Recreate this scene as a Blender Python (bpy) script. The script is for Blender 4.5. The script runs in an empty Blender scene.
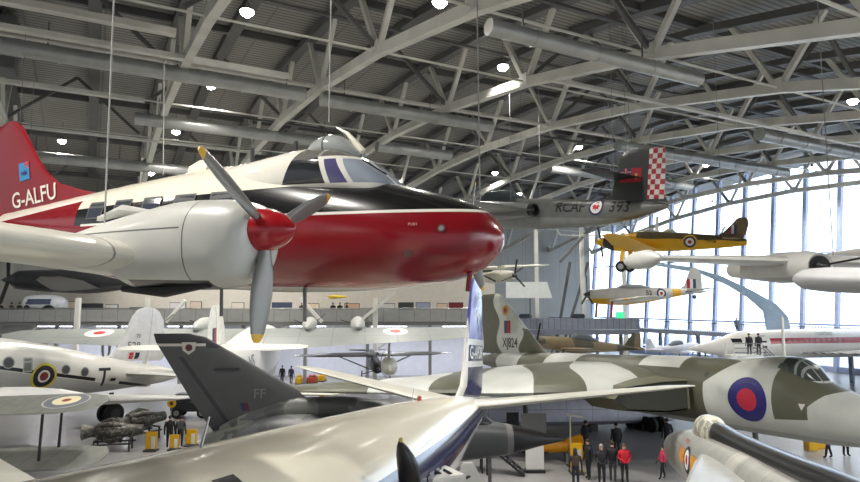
import bpy, bmesh, math, random, ast
from mathutils import Vector, Matrix, Euler
from mathutils.bvhtree import BVHTree
random.seed(7)
PI = math.pi
scene = bpy.context.scene
COL = scene.collection
EYE = 8.0

# ------------------------------------------------------------------ materials
def lin(c):
    return tuple(((v/255.)/12.92 if v/255. <= .04045 else ((v/255.+.055)/1.055)**2.4) for v in c) + (1.,)

class Expr:
    """compiles an expression in object coordinates (x, y, z) into math nodes"""
    def __init__(self, nt):
        self.nt = nt; self.cache = {}
        tc = nt.nodes.new('ShaderNodeTexCoord'); sp = nt.nodes.new('ShaderNodeSeparateXYZ')
        nt.links.new(tc.outputs['Object'], sp.inputs[0]); self.tc = tc
        self.var = {'x': sp.outputs[0], 'y': sp.outputs[1], 'z': sp.outputs[2]}
    def noise(self, scale):
        k = ('n', scale)
        if k not in self.cache:
            n = self.nt.nodes.new('ShaderNodeTexNoise'); n.inputs['Scale'].default_value = scale
            n.inputs['Detail'].default_value = 3
            self.nt.links.new(self.tc.outputs['Object'], n.inputs['Vector'])
            self.cache[k] = n.outputs[0]
        return self.cache[k]
    def math(self, op, *a):
        n = self.nt.nodes.new('ShaderNodeMath'); n.operation = op
        for i, v in enumerate(a):
            if isinstance(v, (int, float)): n.inputs[i].default_value = float(v)
            else: self.nt.links.new(v, n.inputs[i])
        return n.outputs[0]
    def ev(self, s):
        if s not in self.cache: self.cache[s] = self.go(ast.parse(s.strip(), mode='eval').body)
        return self.cache[s]
    def go(self, n):
        if isinstance(n, ast.Constant): return float(n.value)
        if isinstance(n, ast.Name): return self.var[n.id]
        if isinstance(n, ast.UnaryOp):
            v = self.go(n.operand)
            if isinstance(n.op, ast.Not): return self.math('SUBTRACT', 1., v)
            return -v if isinstance(v, float) else self.math('MULTIPLY', v, -1.)
        if isinstance(n, ast.BinOp):
            a, b = self.go(n.left), self.go(n.right)
            op = {ast.Add: 'ADD', ast.Sub: 'SUBTRACT', ast.Mult: 'MULTIPLY', ast.Div: 'DIVIDE', ast.Pow: 'POWER', ast.Mod: 'FLOORED_MODULO'}[type(n.op)]
            return self.math(op, a, b)
        if isinstance(n, ast.Compare):
            a = self.go(n.left); r = None
            for o, c in zip(n.ops, n.comparators):
                b = self.go(c)
                v = self.math('LESS_THAN' if isinstance(o, (ast.Lt, ast.LtE)) else 'GREATER_THAN', a, b)
                r = v if r is None else self.math('MULTIPLY', r, v); a = b
            return r
        if isinstance(n, ast.BoolOp):
            v = [self.go(k) for k in n.values]; r = v[0]
            for k in v[1:]: r = self.math('MULTIPLY' if isinstance(n.op, ast.And) else 'MAXIMUM', r, k)
            return r
        if isinstance(n, ast.Call):
            f = n.func.id
            if f == 'n': return self.noise(n.args[0].value)
            a = [self.go(k) for k in n.args]
            return self.math({'abs': 'ABSOLUTE', 'min': 'MINIMUM', 'max': 'MAXIMUM', 'sqrt': 'SQRT', 'sin': 'SINE'}[f], *a)
        raise ValueError(ast.dump(n))

MATS = {}
def paint(name, base, layers=(), rough=.4, metal=0., grime=.12, gscale=2.5, coat=0., spec=.5, bump=None):
    """procedural paint: base colour, then (colour, expression) layers over it, then a little wear"""
    if name in MATS: return MATS[name]
    m = bpy.data.materials.new(name); m.use_nodes = True; nt = m.node_tree
    b = nt.nodes['Principled BSDF']
    b.inputs['Roughness'].default_value = rough; b.inputs['Metallic'].default_value = metal
    b.inputs['Coat Weight'].default_value = coat; b.inputs['Coat Roughness'].default_value = .12
    b.inputs['Specular IOR Level'].default_value = spec
    e = Expr(nt)
    rgb = nt.nodes.new('ShaderNodeRGB'); rgb.outputs[0].default_value = lin(base); cur = rgb.outputs[0]
    for c, ex in layers:
        mx = nt.nodes.new('ShaderNodeMix'); mx.data_type = 'RGBA'
        fac = e.ev(ex); nt.links.new(fac, mx.inputs['Factor'])
        nt.links.new(cur, mx.inputs[6]); mx.inputs[7].default_value = lin(c); cur = mx.outputs[2]
    if grime:
        mr = nt.nodes.new('ShaderNodeMapRange'); nt.links.new(e.noise(gscale), mr.inputs[0])
        mr.inputs[1].default_value = .3; mr.inputs[2].default_value = .7
        mr.inputs[3].default_value = 1-grime; mr.inputs[4].default_value = 1+grime*.4
        vm = nt.nodes.new('ShaderNodeVectorMath'); vm.operation = 'SCALE'
        nt.links.new(cur, vm.inputs[0]); nt.links.new(mr.outputs[0], vm.inputs['Scale']); cur = vm.outputs[0]
    nt.links.new(cur, b.inputs['Base Color'])
    if bump:
        bn = nt.nodes.new('ShaderNodeBump'); bn.inputs['Strength'].default_value = bump[1]; bn.inputs['Distance'].default_value = bump[2]
        nt.links.new(e.ev(bump[0]), bn.inputs['Height']); nt.links.new(bn.outputs[0], b.inputs['Normal'])
    MATS[name] = m
    return m

def glow(name, c, s):
    m = bpy.data.materials.new(name); m.use_nodes = True; nt = m.node_tree
    b = nt.nodes['Principled BSDF']; b.inputs['Base Color'].default_value = lin(c)
    b.inputs['Emission Color'].default_value = lin(c); b.inputs['Emission Strength'].default_value = s
    return m
def glass(name, tint=(225, 235, 240), clear=.8, rough=.05):
    m = bpy.data.materials.new(name); m.use_nodes = True; nt = m.node_tree; nt.nodes.remove(nt.nodes['Principled BSDF'])
    t = nt.nodes.new('ShaderNodeBsdfTransparent'); t.inputs[0].default_value = lin(tint)
    g = nt.nodes.new('ShaderNodeBsdfGlossy'); g.inputs['Roughness'].default_value = rough
    mx = nt.nodes.new('ShaderNodeMixShader'); mx.inputs[0].default_value = 1-clear
    nt.links.new(t.outputs[0], mx.inputs[1]); nt.links.new(g.outputs[0], mx.inputs[2])
    nt.links.new(mx.outputs[0], nt.nodes['Material Output'].inputs[0])
    return m

# ------------------------------------------------------------------ objects
def root(name, label, cat, loc=(0, 0, 0), rot=(0, 0, 0), group=None):
    """an Empty at the thing's base that parents its parts; rot = heading, pitch (nose up), roll in degrees"""
    o = bpy.data.objects.new(name, None); COL.objects.link(o); o.empty_display_size = .3
    h, p, r = [math.radians(a) for a in rot]
    o.matrix_world = Matrix.Translation(loc) @ Matrix.Rotation(h, 4, 'Z') @ Matrix.Rotation(-p, 4, 'Y') @ Matrix.Rotation(r, 4, 'X')
    return tag(o, label, cat, group)
def tag(o, label, cat, group=None):
    o['label'] = label; o['category'] = cat
    if group: o['group'] = group
    return o

class MB:
    """collects shapes; build() links them as ONE mesh object"""
    def __init__(s): s.v = []; s.f = []; s.mi = []; s.m = 0
    def mat(s, i): s.m = i; return s
    def add(s, vs, fs):
        o = len(s.v); s.v += [tuple(v) for v in vs]
        for f in fs: s.f.append(tuple(i+o for i in f)); s.mi.append(s.m)
        return s
    def box(s, c, d, rz=0., ry=0., rx=0.):
        R = Euler((rx, ry, rz)).to_matrix(); c = Vector(c); h = Vector(d)/2
        vs = [c + R @ Vector((sx*h.x, sy*h.y, sz*h.z)) for sx in (-1, 1) for sy in (-1, 1) for sz in (-1, 1)]
        return s.add(vs, [(0, 1, 3, 2), (4, 6, 7, 5), (0, 4, 5, 1), (2, 3, 7, 6), (0, 2, 6, 4), (1, 5, 7, 3)])
    def bar(s, a, b, w, h=None, up=(0, 0, 1)):
        a, b = Vector(a), Vector(b); h = h or w; t = (b-a).normalized(); up = Vector(up)
        if abs(t.dot(up)) > .99: up = Vector((1, 0, 0))
        x = t.cross(up).normalized(); y = x.cross(t)
        vs = [p + x*(i*w/2) + y*(j*h/2) for p in (a, b) for i, j in ((-1, -1), (1, -1), (1, 1), (-1, 1))]
        return s.add(vs, [(3, 2, 1, 0), (4, 5, 6, 7), (0, 1, 5, 4), (1, 2, 6, 5), (2, 3, 7, 6), (3, 0, 4, 7)])
    def tube(s, pts, r, n=10, cap=True):
        pts = [Vector(p) for p in pts]; rs = r if isinstance(r, (list, tuple)) else [r]*len(pts)
        rings = []; px = None
        for i, p in enumerate(pts):
            t = (pts[min(i+1, len(pts)-1)] - pts[max(i-1, 0)]).normalized()
            if px is None:
                u = Vector((0, 0, 1)) if abs(t.z) < .9 else Vector((1, 0, 0)); px = t.cross(u).normalized()
            else: px = (px - t*px.dot(t)).normalized()
            py = t.cross(px)
            rings.append([p + px*(rs[i]*math.cos(2*PI*k/n)) + py*(rs[i]*math.sin(2*PI*k/n)) for k in range(n)])
        return s.loft(rings, cap)
    def loft(s, rings, cap=True, closed=True):
        n = len(rings[0]); vs = [v for r in rings for v in r]; fs = []
        for i in range(len(rings)-1):
            for k in range(n if closed else n-1):
                k2 = (k+1) % n
                fs.append((i*n+k, i*n+k2, (i+1)*n+k2, (i+1)*n+k))
        if cap: fs.append(tuple(range(n-1, -1, -1))); fs.append(tuple(range((len(rings)-1)*n, len(rings)*n)))
        return s.add(vs, fs)
    def lathe(s, prof, c=(0, 0, 0), axis='x', n=24, cap=True):
        c = Vector(c); rings = []
        for a, r in prof:
            ring = []
            for k in range(n):
                ca, sa = math.cos(2*PI*k/n)*r, math.sin(2*PI*k/n)*r
                ring.append(c + Vector({'x': (a, ca, sa), 'y': (sa, a, ca), 'z': (ca, sa, a)}[axis]))
            rings.append(ring)
        return s.loft(rings, cap)
    def ball(s, c, r, n=12, sc=(1, 1, 1)):
        c = Vector(c); rings = []
        for i in range(n//2+1):
            t = PI*(.02 + .96*i/(n//2))
            rings.append([c + Vector((r*sc[0]*math.sin(t)*math.cos(2*PI*k/n), r*sc[1]*math.sin(t)*math.sin(2*PI*k/n), r*sc[2]*math.cos(t))) for k in range(n)])
        return s.loft(rings)
    def prism(s, poly, a, b, axis='z'):
        """poly: 2-D outline, extruded from a to b along axis"""
        f = {'z': lambda u, v, w: (u, v, w), 'y': lambda u, v, w: (u, w, v), 'x': lambda u, v, w: (w, u, v)}[axis]
        return s.loft([[f(u, v, w) for u, v in poly] for w in (a, b)])
    def build(s, name, mats, parent=None, smooth=35, bevel=0):
        me = bpy.data.meshes.new(name); me.from_pydata(s.v, [], s.f)
        for m in (mats if isinstance(mats, (list, tuple)) else [mats]): me.materials.append(m)
        for p, i in zip(me.polygons, s.mi): p.material_index = i
        bm = bmesh.new(); bm.from_mesh(me); bmesh.ops.recalc_face_normals(bm, faces=bm.faces)
        if bevel: bmesh.ops.bevel(bm, geom=[e for e in bm.edges if len(e.link_faces) == 2 and e.calc_face_angle(0) > .6], offset=bevel, segments=2, affect='EDGES')
        bm.to_mesh(me); bm.free()
        if smooth:
            me.polygons.foreach_set('use_smooth', [True]*len(me.polygons)); me.set_sharp_from_angle(angle=math.radians(smooth))
        o = bpy.data.objects.new(name, me); COL.objects.link(o)
        if parent: o.parent = parent
        return o

def copy_tree(o, parent=None):
    c = o.copy(); COL.objects.link(c)
    if parent: c.parent = parent
    for ch in list(o.children): copy_tree(ch, c)
    return c

# ------------------------------------------------------------------ aircraft shapes (local x forward, y left, z up)
def pchip(xs, ys, t):
    n = len(xs); h = [xs[i+1]-xs[i] for i in range(n-1)]; d = [(ys[i+1]-ys[i])/h[i] for i in range(n-1)]
    m = [d[0]] + [0 if d[i-1]*d[i] <= 0 else 2*d[i-1]*d[i]/(d[i-1]+d[i]) for i in range(1, n-1)] + [d[-1]]
    i = 0
    while i < n-2 and t > xs[i+1]: i += 1
    s = (t-xs[i])/h[i]
    return ((1+2*s)*(1-s)**2*ys[i] + s*(1-s)**2*h[i]*m[i] + s*s*(3-2*s)*ys[i+1] + s*s*(s-1)*h[i]*m[i+1])
def body(secs, cy=0., n=36, sub=4, e=2.15, mb=None):
    """secs: (x, top z, bottom z, half width) front to back -> lofted shell"""
    secs = sorted(secs, key=lambda s: -s[0]); u = [-s[0] for s in secs]
    ts = []
    for i in range(len(u)-1): ts += [u[i] + (u[i+1]-u[i])*k/sub for k in range(sub)]
    ts.append(u[-1]); rings = []
    for t in ts:
        top, bot, w = [pchip(u, [s[j] for s in secs], t) for j in (1, 2, 3)]
        c = (top+bot)/2; r = max((top-bot)/2, .004); w = max(w, .004); ring = []
        for k in range(n):
            a = 2*PI*k/n; ca, sa = math.cos(a), math.sin(a)
            ring.append((-t, cy + w*math.copysign(abs(ca)**(2/e), ca), c + r*math.copysign(abs(sa)**(2/e), sa)))
        rings.append(ring)
    return (mb or MB()).loft(rings)
AF = [0, .012, .04, .1, .2, .32, .46, .62, .8, 1.]
def thick(t): return 5*(.2969*math.sqrt(t) - .126*t - .3516*t*t + .2843*t**3 - .1015*t**4)
def foil(secs, vertical=False, camber=.15, mb=None):
    """secs: (leading edge x, y, z, chord, thickness) from root to tip"""
    rings = []
    for xl, y, z, c, th in secs:
        ring = []
        for t in AF: ring.append((xl - t*c, thick(t)*th*(1 if vertical else 1+camber)))
        for t in AF[-2:0:-1]: ring.append((xl - t*c, -thick(t)*th*(1 if vertical else 1-camber)))
        rings.append([(a, y+b, z) if vertical else (a, y, z+b) for a, b in ring])
    return (mb or MB()).loft(rings)
def wheel(name, c, r, w, parent, hubmat, tyremat):
    t = MB().lathe([(-w/2, r*.55), (-w/2, r*.82), (-w*.36, r*.95), (0, r), (w*.36, r*.95), (w/2, r*.82), (w/2, r*.55)], c, 'y', 20).build(name, tyremat, parent)
    MB().lathe([(-w*.52, r*.2), (-w*.52, r*.5), (w*.52, r*.5), (w*.52, r*.2)], c, 'y', 16).build('wheel_hub', hubmat, t)
    return t

def project(tgts, pts, dirv, off):
    trees = []
    for o in tgts:
        me = o.data; trees.append(BVHTree.FromPolygons([v.co.copy() for v in me.vertices], [tuple(p.vertices) for p in me.polygons]))
    d = Vector(dirv).normalized(); out = []
    for p in pts:
        best = None
        for t in trees:
            h = t.ray_cast(p - d*6, d, 14)
            if h[0] is not None and (best is None or h[3] < best[3]): best = h
        if best is None:
            best = min((t.find_nearest(p) for t in trees), key=lambda q: q[3])
        out.append(best[0] - d*off)
    return out
def decal(name, parent, tgts, rings, org, u, v, d, off=.012, cuts=0):
    """rings: list of (verts2d, faces, material); laid on the target's surface along d"""
    org, u, v = Vector(org), Vector(u), Vector(v); mb = MB(); mats = []
    for i, (vs, fs, m) in enumerate(rings):
        mats.append(m); mb.mat(i)
        P = project(tgts, [org + u*a + v*b for a, b in vs], d, off)
        mb.add(P, fs)
    me = mb.build(name, mats, parent, smooth=0)
    return me
def ring2d(r0, r1, n=32, cx=0, cy=0, sx=1., sub=2):
    vs = []; fs = []
    for j in range(sub+1):
        r = r0 + (r1-r0)*j/sub
        vs += [(cx+sx*r*math.cos(2*PI*k/n), cy+r*math.sin(2*PI*k/n)) for k in range(n)]
    for j in range(sub):
        for k in range(n): k2 = (k+1) % n; fs.append((j*n+k, j*n+k2, (j+1)*n+k2, (j+1)*n+k))
    return vs, fs
def rect2d(x0, x1, y0, y1, nx=6, ny=3, sh=0.):
    vs = [(x0+(x1-x0)*i/nx + sh*j/ny, y0+(y1-y0)*j/ny) for j in range(ny+1) for i in range(nx+1)]
    return vs, [(j*(nx+1)+i, j*(nx+1)+i+1, (j+1)*(nx+1)+i+1, (j+1)*(nx+1)+i) for j in range(ny) for i in range(nx)]
def roundel(parent, tgts, org, u, v, d, cols, radii, name='roundel', off=.014):
    rs = []
    for i, (c, r) in enumerate(zip(cols, radii)):
        r0 = radii[i+1] if i+1 < len(radii) else .001
        rs.append(ring2d(r0, r) + (flat(c),))
    return decal(name, parent, tgts, rs, org, u, v, d, off)
def flat(c, rough=.45):
    return paint('paint_%d_%d_%d' % tuple(c), c, rough=rough, grime=.06)
def text2d(s, size, bold=0.):
    cu = bpy.data.curves.new('t', 'FONT'); cu.body = s; cu.size = size; cu.align_x = 'CENTER'; cu.align_y = 'CENTER'; cu.offset = bold*size; cu.resolution_u = 3
    o = bpy.data.objects.new('t', cu); COL.objects.link(o)
    dg = bpy.context.evaluated_depsgraph_get(); me = bpy.data.meshes.new_from_object(o.evaluated_get(dg))
    bm = bmesh.new(); bm.from_mesh(me); bmesh.ops.triangulate(bm, faces=bm.faces)
    for _ in range(3):
        es = [e for e in bm.edges if e.calc_length() > size*.2]
        if es: bmesh.ops.subdivide_edges(bm, edges=es, cuts=1); bmesh.ops.triangulate(bm, faces=bm.faces)
    vs = [(v.co.x, v.co.y) for v in bm.verts]; fs = [tuple(v.index for v in f.verts) for f in bm.faces]
    bm.free(); bpy.data.objects.remove(o); bpy.data.curves.remove(cu); bpy.data.meshes.remove(me)
    return vs, fs
def letters(name, parent, tgts, s, size, org, u, v, d, col, bold=.01, off=.015, sx=1.):
    vs, fs = text2d(s, size, bold)
    return decal(name, parent, tgts, [([(a*sx, b) for a, b in vs], fs, flat(col))], org, u, v, d, off)

# the hall's own frame: p runs along the trusses' row, q across it
DV = (.879, .477); SV = (-.477, .879); HSPAN = 13.
def H(p, q, z=0.): return Vector((DV[0]*p + SV[0]*q, DV[1]*p + SV[1]*q, z))
def chord_z(q): return EYE + HSPAN*(1 - .055*(q/HSPAN - 3.3)**2)
RA = math.atan2(SV[1], SV[0])
FPX, TH = 620., math.atan(59/620.)
def ray(px, py):
    u = (241-py)/FPX
    return Vector(((px-430)/FPX, math.cos(TH)-u*math.sin(TH), math.sin(TH)+u*math.cos(TH)))
def at(px, py, Y):
    """a point of the place at forward distance Y, sighted along one line of the photograph"""
    d = ray(px, py); return Vector((0, 0, EYE)) + d*(Y/d.y)
def on_floor(px, py, z=0.):
    d = ray(px, py); return Vector((0, 0, EYE)) + d*((z-EYE)/d.z)

# common materials
STEEL = paint('pale_steel', (226, 225, 216), rough=.5, grime=.18, gscale=.6)
DSTEEL = paint('grey_steel', (98, 98, 97), rough=.5, grime=.15, gscale=.6)
DUCT = paint('galvanised_duct', (178, 179, 176), rough=.35, metal=.35, grime=.15, gscale=1.2)
BLACK = paint('matt_black', (22, 22, 23), rough=.6)
TYRE = paint('tyre_rubber', (24, 24, 25), rough=.75)
HUB = paint('hub_grey', (150, 150, 148), rough=.4)
WHITE = paint('white_paint', (226, 226, 220), rough=.35, grime=.08)
DARK = paint('dark_grey', (58, 59, 60), rough=.5)
BARE = paint('bare_metal', (170, 172, 170), rough=.28, metal=.8, grime=.2)
YELLOW = paint('yellow_paint', (222, 170, 20), rough=.4)
RED, NAVY, CREAM, WH = (176, 22, 36), (34, 36, 78), (232, 226, 205), (232, 232, 228)
# ------------------------------------------------------------------ the hall
def struct(o): o['kind'] = 'structure'; return o
fm = paint('floor_screed', (146, 145, 144), [((126, 126, 126), '(x + .3*y) % 6.0 < .03 or (y - .3*x) % 6.0 < .03')], rough=.42, grime=.14, gscale=.12, coat=.12)
struct(MB().box((10, 45, -.15), (240, 180, .3)).build('floor', fm, smooth=0))
DECK = paint('roof_deck', (160, 159, 154), [((104, 102, 98), 'x % .42 < .13'), ((120, 119, 115), 'y % 4.4 < .1')], rough=.55, grime=.2, gscale=.2)
mb = MB(); QS = [-12 + i*91/40 for i in range(41)]; rings = []
for q in QS: rings.append([(q, 45, chord_z(q)+4.25), (q, -80, chord_z(q)+4.25), (q, -80, chord_z(q)+4.5), (q, 45, chord_z(q)+4.5)])
mb.loft(rings)
o = mb.build('ceiling', DECK, smooth=30); o.rotation_euler.z = RA; struct(o)

# one roof truss: bottom chord, top chord and zig-zag braces, each brace a part
NQ = [17.8 + 8.58*k for k in range(-3, 8)]
def curve_bar(q0, q1, dz, w, h, step=8.58):
    n = max(1, round((q1-q0)/step)); mb = MB(); rings = []
    for i in range(n+1):
        q = q0 + (q1-q0)*i/n; z = chord_z(q)+dz
        rings.append([(q, -w/2, z-h/2), (q, w/2, z-h/2), (q, w/2, z+h/2), (q, -w/2, z+h/2)])
    return mb.loft(rings)
tr = root('roof_truss', 'x', 'truss')
curve_bar(NQ[0], NQ[-1], 0, .42, .5).build('bottom_chord', STEEL, tr)
curve_bar(NQ[0]+4.29, NQ[-1]-4.29, 3.75, .6, .42).build('top_chord', DSTEEL, tr)
rf = curve_bar(NQ[0]+4.29, NQ[-1]-4.29, 4.0, .7, .5); rf.v = [(a, b+4.4, c) for a, b, c in rf.v]; rf.build('rafter', DSTEEL, tr)
for q in NQ:
    for s in (-1, 1):
        a = (q + s*.12, 0, chord_z(q)+.1); q2 = q + s*2.4
        MB().bar(a, (q2, 0, chord_z(q2)+3.6), .26, .24).build('web_brace', STEEL, tr)
    mb = MB().box((q, 0, chord_z(q)+.12), (.7, .5, .66)); mb.build('node_plate', STEEL, tr, bevel=.05)
PS = [11.5 + 8.8*k for k in range(-4, 8)]; PS[3] = 3.8
ORD = ['far left', 'second from the far left', 'third from the far left', 'overhead left', 'running left of the red nose', 'above the red airliner cockpit', 'crossing the upper right corner', 'above the camouflaged hanging fin', 'behind the chequered rudder', 'nearer the glass wall', 'second from the glass wall', 'next to the glass end wall']
trusses = []
for i, p in enumerate(PS):
    t = tr if i == 0 else copy_tree(tr)
    t.location = H(p, 0); t.rotation_euler = (0, 0, RA)
    tag(t, 'arched steel roof truss with zigzag braces, ' + ORD[i] + ('' ), 'truss', 'arched roof trusses')
    t['label'] = t['label'].replace(' ,', ',')
ORDN = ['first', 'second', 'third', 'fourth', 'fifth', 'sixth', 'seventh', 'eighth', 'ninth', 'tenth', 'eleventh', 'twelfth', 'thirteenth']
# purlins under the deck, along p
for i, q in enumerate([n+4.29 for n in NQ]):
    o = MB().bar(H(PS[0]-4, q, chord_z(q)+4.0), H(PS[-1], q, chord_z(q)+4.0), .26, .42).build('roof_purlin', DSTEEL)
    tag(o, 'grey roof purlin under the deck, %s from the near side' % ORDN[i], 'purlin', 'roof purlins')
# tie rods at the nodes, with slanting knee braces between trusses
for i, q in enumerate(NQ[1:-1]):
    z = chord_z(q)
    t = root('tie_rod', 'thin pale tie rod joining truss nodes, %s row from the near side' % ORDN[i], 'tie rod', H(PS[0], q, z), group='tie rods between the trusses')
    L = PS[-1]-PS[0]; a = math.atan2(DV[1], DV[0]); t.rotation_euler = (0, 0, a)
    MB().tube([(0, 0, 0), (L, 0, 0)], .06, 8).build('rod', STEEL, t)
    for k in range(len(PS)-1):
        if (k+i) % 2 == 0:
            s = 8.8*k
            MB().bar((s+.1, 0, .2), (s+4.4, 0, 3.9), .2).build('knee_brace', DSTEEL, t)
            MB().bar((s+8.7, 0, .2), (s+4.4, 0, 3.9), .2).build('knee_brace', DSTEEL, t)
# ducts and trays
def duct(q, p0, p1, r, dz, lab, mat=DUCT):
    t = root('ventilation_duct', lab, 'duct', H(p0, q, chord_z(q)+dz), group='round ducts under the roof'); t.rotation_euler = (0, 0, math.atan2(DV[1], DV[0]))
    L = p1-p0; prof = [(0, r*.9), (0, r)]; k = 3.
    mb = MB().lathe([(0, r), (L, r)], n=18)
    s = 2.
    while s < L: mb.lathe([(s-.05, r*1.0), (s-.05, r*1.07), (s+.05, r*1.07), (s+.05, r)], n=18); s += 3.
    mb.build('duct_pipe', mat, t)
    s = 1.5
    while s < L:
        MB().bar((s, 0, r), (s, 0, r+1.2), .05).build('hanger', DSTEEL, t); s += 6.
duct(17.3, 11.7, 22.6, .3, -.75, 'fat round silver duct crossing the top centre')
duct(35.2, -34, 10.6, .42, -.55, 'long round duct across the upper left')
duct(35.2, 11.6, 24, .4, -.7, 'round duct right of the white truss above the cockpit')
duct(35.2, 36, 58, .45, -.6, 'round duct behind the chequered rudder')
duct(46, 2.0, 16, .42, -.6, 'bright round duct left of the raised propeller blade')
duct(46, 20, 27, .42, -.4, 'short bright duct right of the cockpit roof')
duct(46, 38, 58, .42, -.4, 'bright duct just left of the hanging fin')
duct(58, -12, 12, .45, -.6, 'low silver duct behind the red tail fin')
duct(26, 40, 62, .45, -.4, 'round duct in the upper right among the trusses')
def tray(q, p0, p1, dz, w, lab, m=STEEL):
    o = MB().bar(H(p0, q, chord_z(q)+dz), H(p1, q, chord_z(q)+dz), w, w*.6).build('cable_tray', m)
    tag(o, lab, 'cable tray', 'cable trays under the roof')
tray(31.5, -34, 3, .5, .5, 'broad pale tray highest at the upper left')
tray(33.2, -34, 9, -.2, .4, 'pale tray just above the long left duct')
tray(43, -34, 2.4, -.2, .4, 'pale tray below the grey duct boxes at left')
tray(52, -34, 12, -.3, .3, 'thin pale tray behind the red fin')
tray(36.3, -34, 40, .4, .3, 'narrow tray running above the long duct')
tray(24, 20, 70, -.3, .3, 'thin tray along the upper right trusses')
tray(40, 14, 60, .6, .25, 'thin dark conduit tray across the middle roof', DSTEEL)
tray(29, -10, 50, 2.2, .22, 'thin dark conduit tray high above the cockpit', DSTEEL)
tray(21, 0, 60, 2.4, .22, 'thin dark conduit tray near the top edge', DSTEEL)
tray(50, 10, 66, 1.8, .22, 'thin dark conduit tray over the hanging jet', DSTEEL)
# grey air handling box at the upper left
c = at(4, 46, 36); t = root('air_handling_unit', 'grey box air handling unit at the left edge under the roof', 'air unit', c); t.rotation_euler = (0, 0, math.atan2(DV[1], DV[0]))
MB().box((-1.6, 0, 0), (4.6, 2.2, 3.2)).build('casing', paint('unit_grey', (120, 121, 122), rough=.45), t, bevel=.06)
for k in (-3, 0): MB().box((k, 0, 1.75), (.12, 2.3, .5)).build('hanger', DSTEEL, t)
MB().box((.75, 0, .3), (.15, 1.8, 1.8)).build('end_panel', DSTEEL, t)

# lamps
LAMP = glow('lamp_glow', (255, 250, 238), 45.)
LAMP_W = 5600
def lamp_mesh():
    t = root('high_bay_lamp', 'x', 'lamp')
    MB().lathe([(.04, .3), (.06, .34), (.16, .26), (.3, .12), (.45, .1)], axis='z', n=16).build('lamp_housing', DSTEEL, t)
    MB().lathe([(-.24, .03), (-.2, .16), (-.1, .27), (.0, .32), (.04, .3)], axis='z', n=16).build('lamp_lens', LAMP, t)
    MB().tube([(0, 0, .5), (0, 0, 1.6)], .02, 6).build('hanger', DSTEEL, t)
    ld = bpy.data.lights.new('lamp_light', 'SPOT'); ld.energy = LAMP_W; ld.color = (1, .96, .9); ld.shadow_soft_size = .3; ld.spot_size = math.radians(140); ld.spot_blend = .6
    lo = bpy.data.objects.new('lamp_light', ld); COL.objects.link(lo); lo.location = (0, 0, -.28); lo.parent = t
    return t
LM = lamp_mesh(); lamps = []
def lamp_at(P, lab, i):
    t = LM if not lamps else copy_tree(LM)
    t.location = P; lamps.append(t); tag(t, lab, 'lamp', 'ceiling lamps')
PXL = [(247, 12, 'round lamp at the top left beside the pale truss'), (440, 2, 'round lamp cut by the top edge'), (503, 67, 'bright lamp above the hanging jet, top centre'), (211, 86, 'lamp below the double duct, upper left'), (176, 132, 'lamp left of the raised propeller tip'), (62, 141, 'lamp right of the red fin tip'), (151, 173, 'lamp just above the white cabin roof'), (397, 181, 'lamp right of the windscreen'), (495, 173, 'lamp above the exhaust of the hanging jet'), (267, 165, 'lamp behind the cockpit roof'), (853, 101, 'lamp at the right edge under the trusses'), (706, 165, 'lamp right of the chequered rudder'), (713, 203, 'lower lamp right of the chequered rudder'), (579, 147, 'lamp left of the hanging fin'), (519, 194, 'low lamp above the roundel of the hanging jet'), (812, 168, 'small lamp in the far right trusses'), (470, 120, 'small lamp above the red nose')]
for i, (a, b, lab) in enumerate(PXL):
    d = ray(a, b); best = None
    for k in range(200, 1400):
        P = Vector((0, 0, EYE)) + d*(k*.1); q = P.x*SV[0] + P.y*SV[1]
        if P.z >= chord_z(q) + 1.2: break
    lamp_at(P, lab, i)
for i, (p, q, lab) in enumerate([(-4, 8, 'lamp above the viewer'), (16, 6, 'lamp overhead right of the viewer'), (-16, 20, 'lamp overhead at the left'), (30, 8, 'lamp overhead far right of the viewer'), (46, 14, 'lamp overhead right beyond the picture'), (7, 22, 'lamp high over the airliner tail')]):
    lamp_at(H(p, q, chord_z(q)+1.2), lab, i)

# far wall behind the gallery
WALLM = paint('far_wall_panels', (176, 174, 166), [((150, 149, 144), 'x % 3.0 < .07')], rough=.6, grime=.12, gscale=.2)
o = MB().bar(H(-60, 78.6, 10.5), H(73, 78.6, 10.5), .4, 21.).build('wall_far', WALLM, smooth=0); struct(o)

# glass end wall
GL = glass('pane_glass', (238, 244, 250), .93)
MUL = paint('mullion_blue_grey', (200, 214, 250), rough=.4)
w = bpy.data.objects.new('window_1', None); COL.objects.link(w); struct(w)
w.location = H(73.6, 0); w.rotation_euler.z = RA
qs = [7.8 + 3.9*k for k in range(19)]
for i, q in enumerate(qs):
    zt = chord_z(q)+4.2
    m = MB().bar((q+1.0, .5, 0), (q-.6, -.3, zt), .42, .5, up=(0, 1, 0)); m.build('mullion', MUL, w)
    if i < len(qs)-1:
        q2 = qs[i+1]; z2 = chord_z(q2)+4.2
        MB().add([(q+.9, .35, .3), (q2+.9, .35, .3), (q2-.6, -.4, z2-.1), (q-.6, -.4, zt-.1), (q+.9, .31, .3), (q2+.9, .31, .3), (q2-.6, -.44, z2-.1), (q-.6, -.44, zt-.1)], [(0, 1, 2, 3), (7, 6, 5, 4), (0, 4, 5, 1), (2, 6, 7, 3), (1, 5, 6, 2), (0, 3, 7, 4)]).build('glass_pane', GL, w, smooth=0)
for z, t in ((5.2, .18), (.3, .5), (13.4, .14)):
    MB().bar((6, .2, z), (78, .2, z), t, t*1.2).build('transom', MUL, w)
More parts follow.
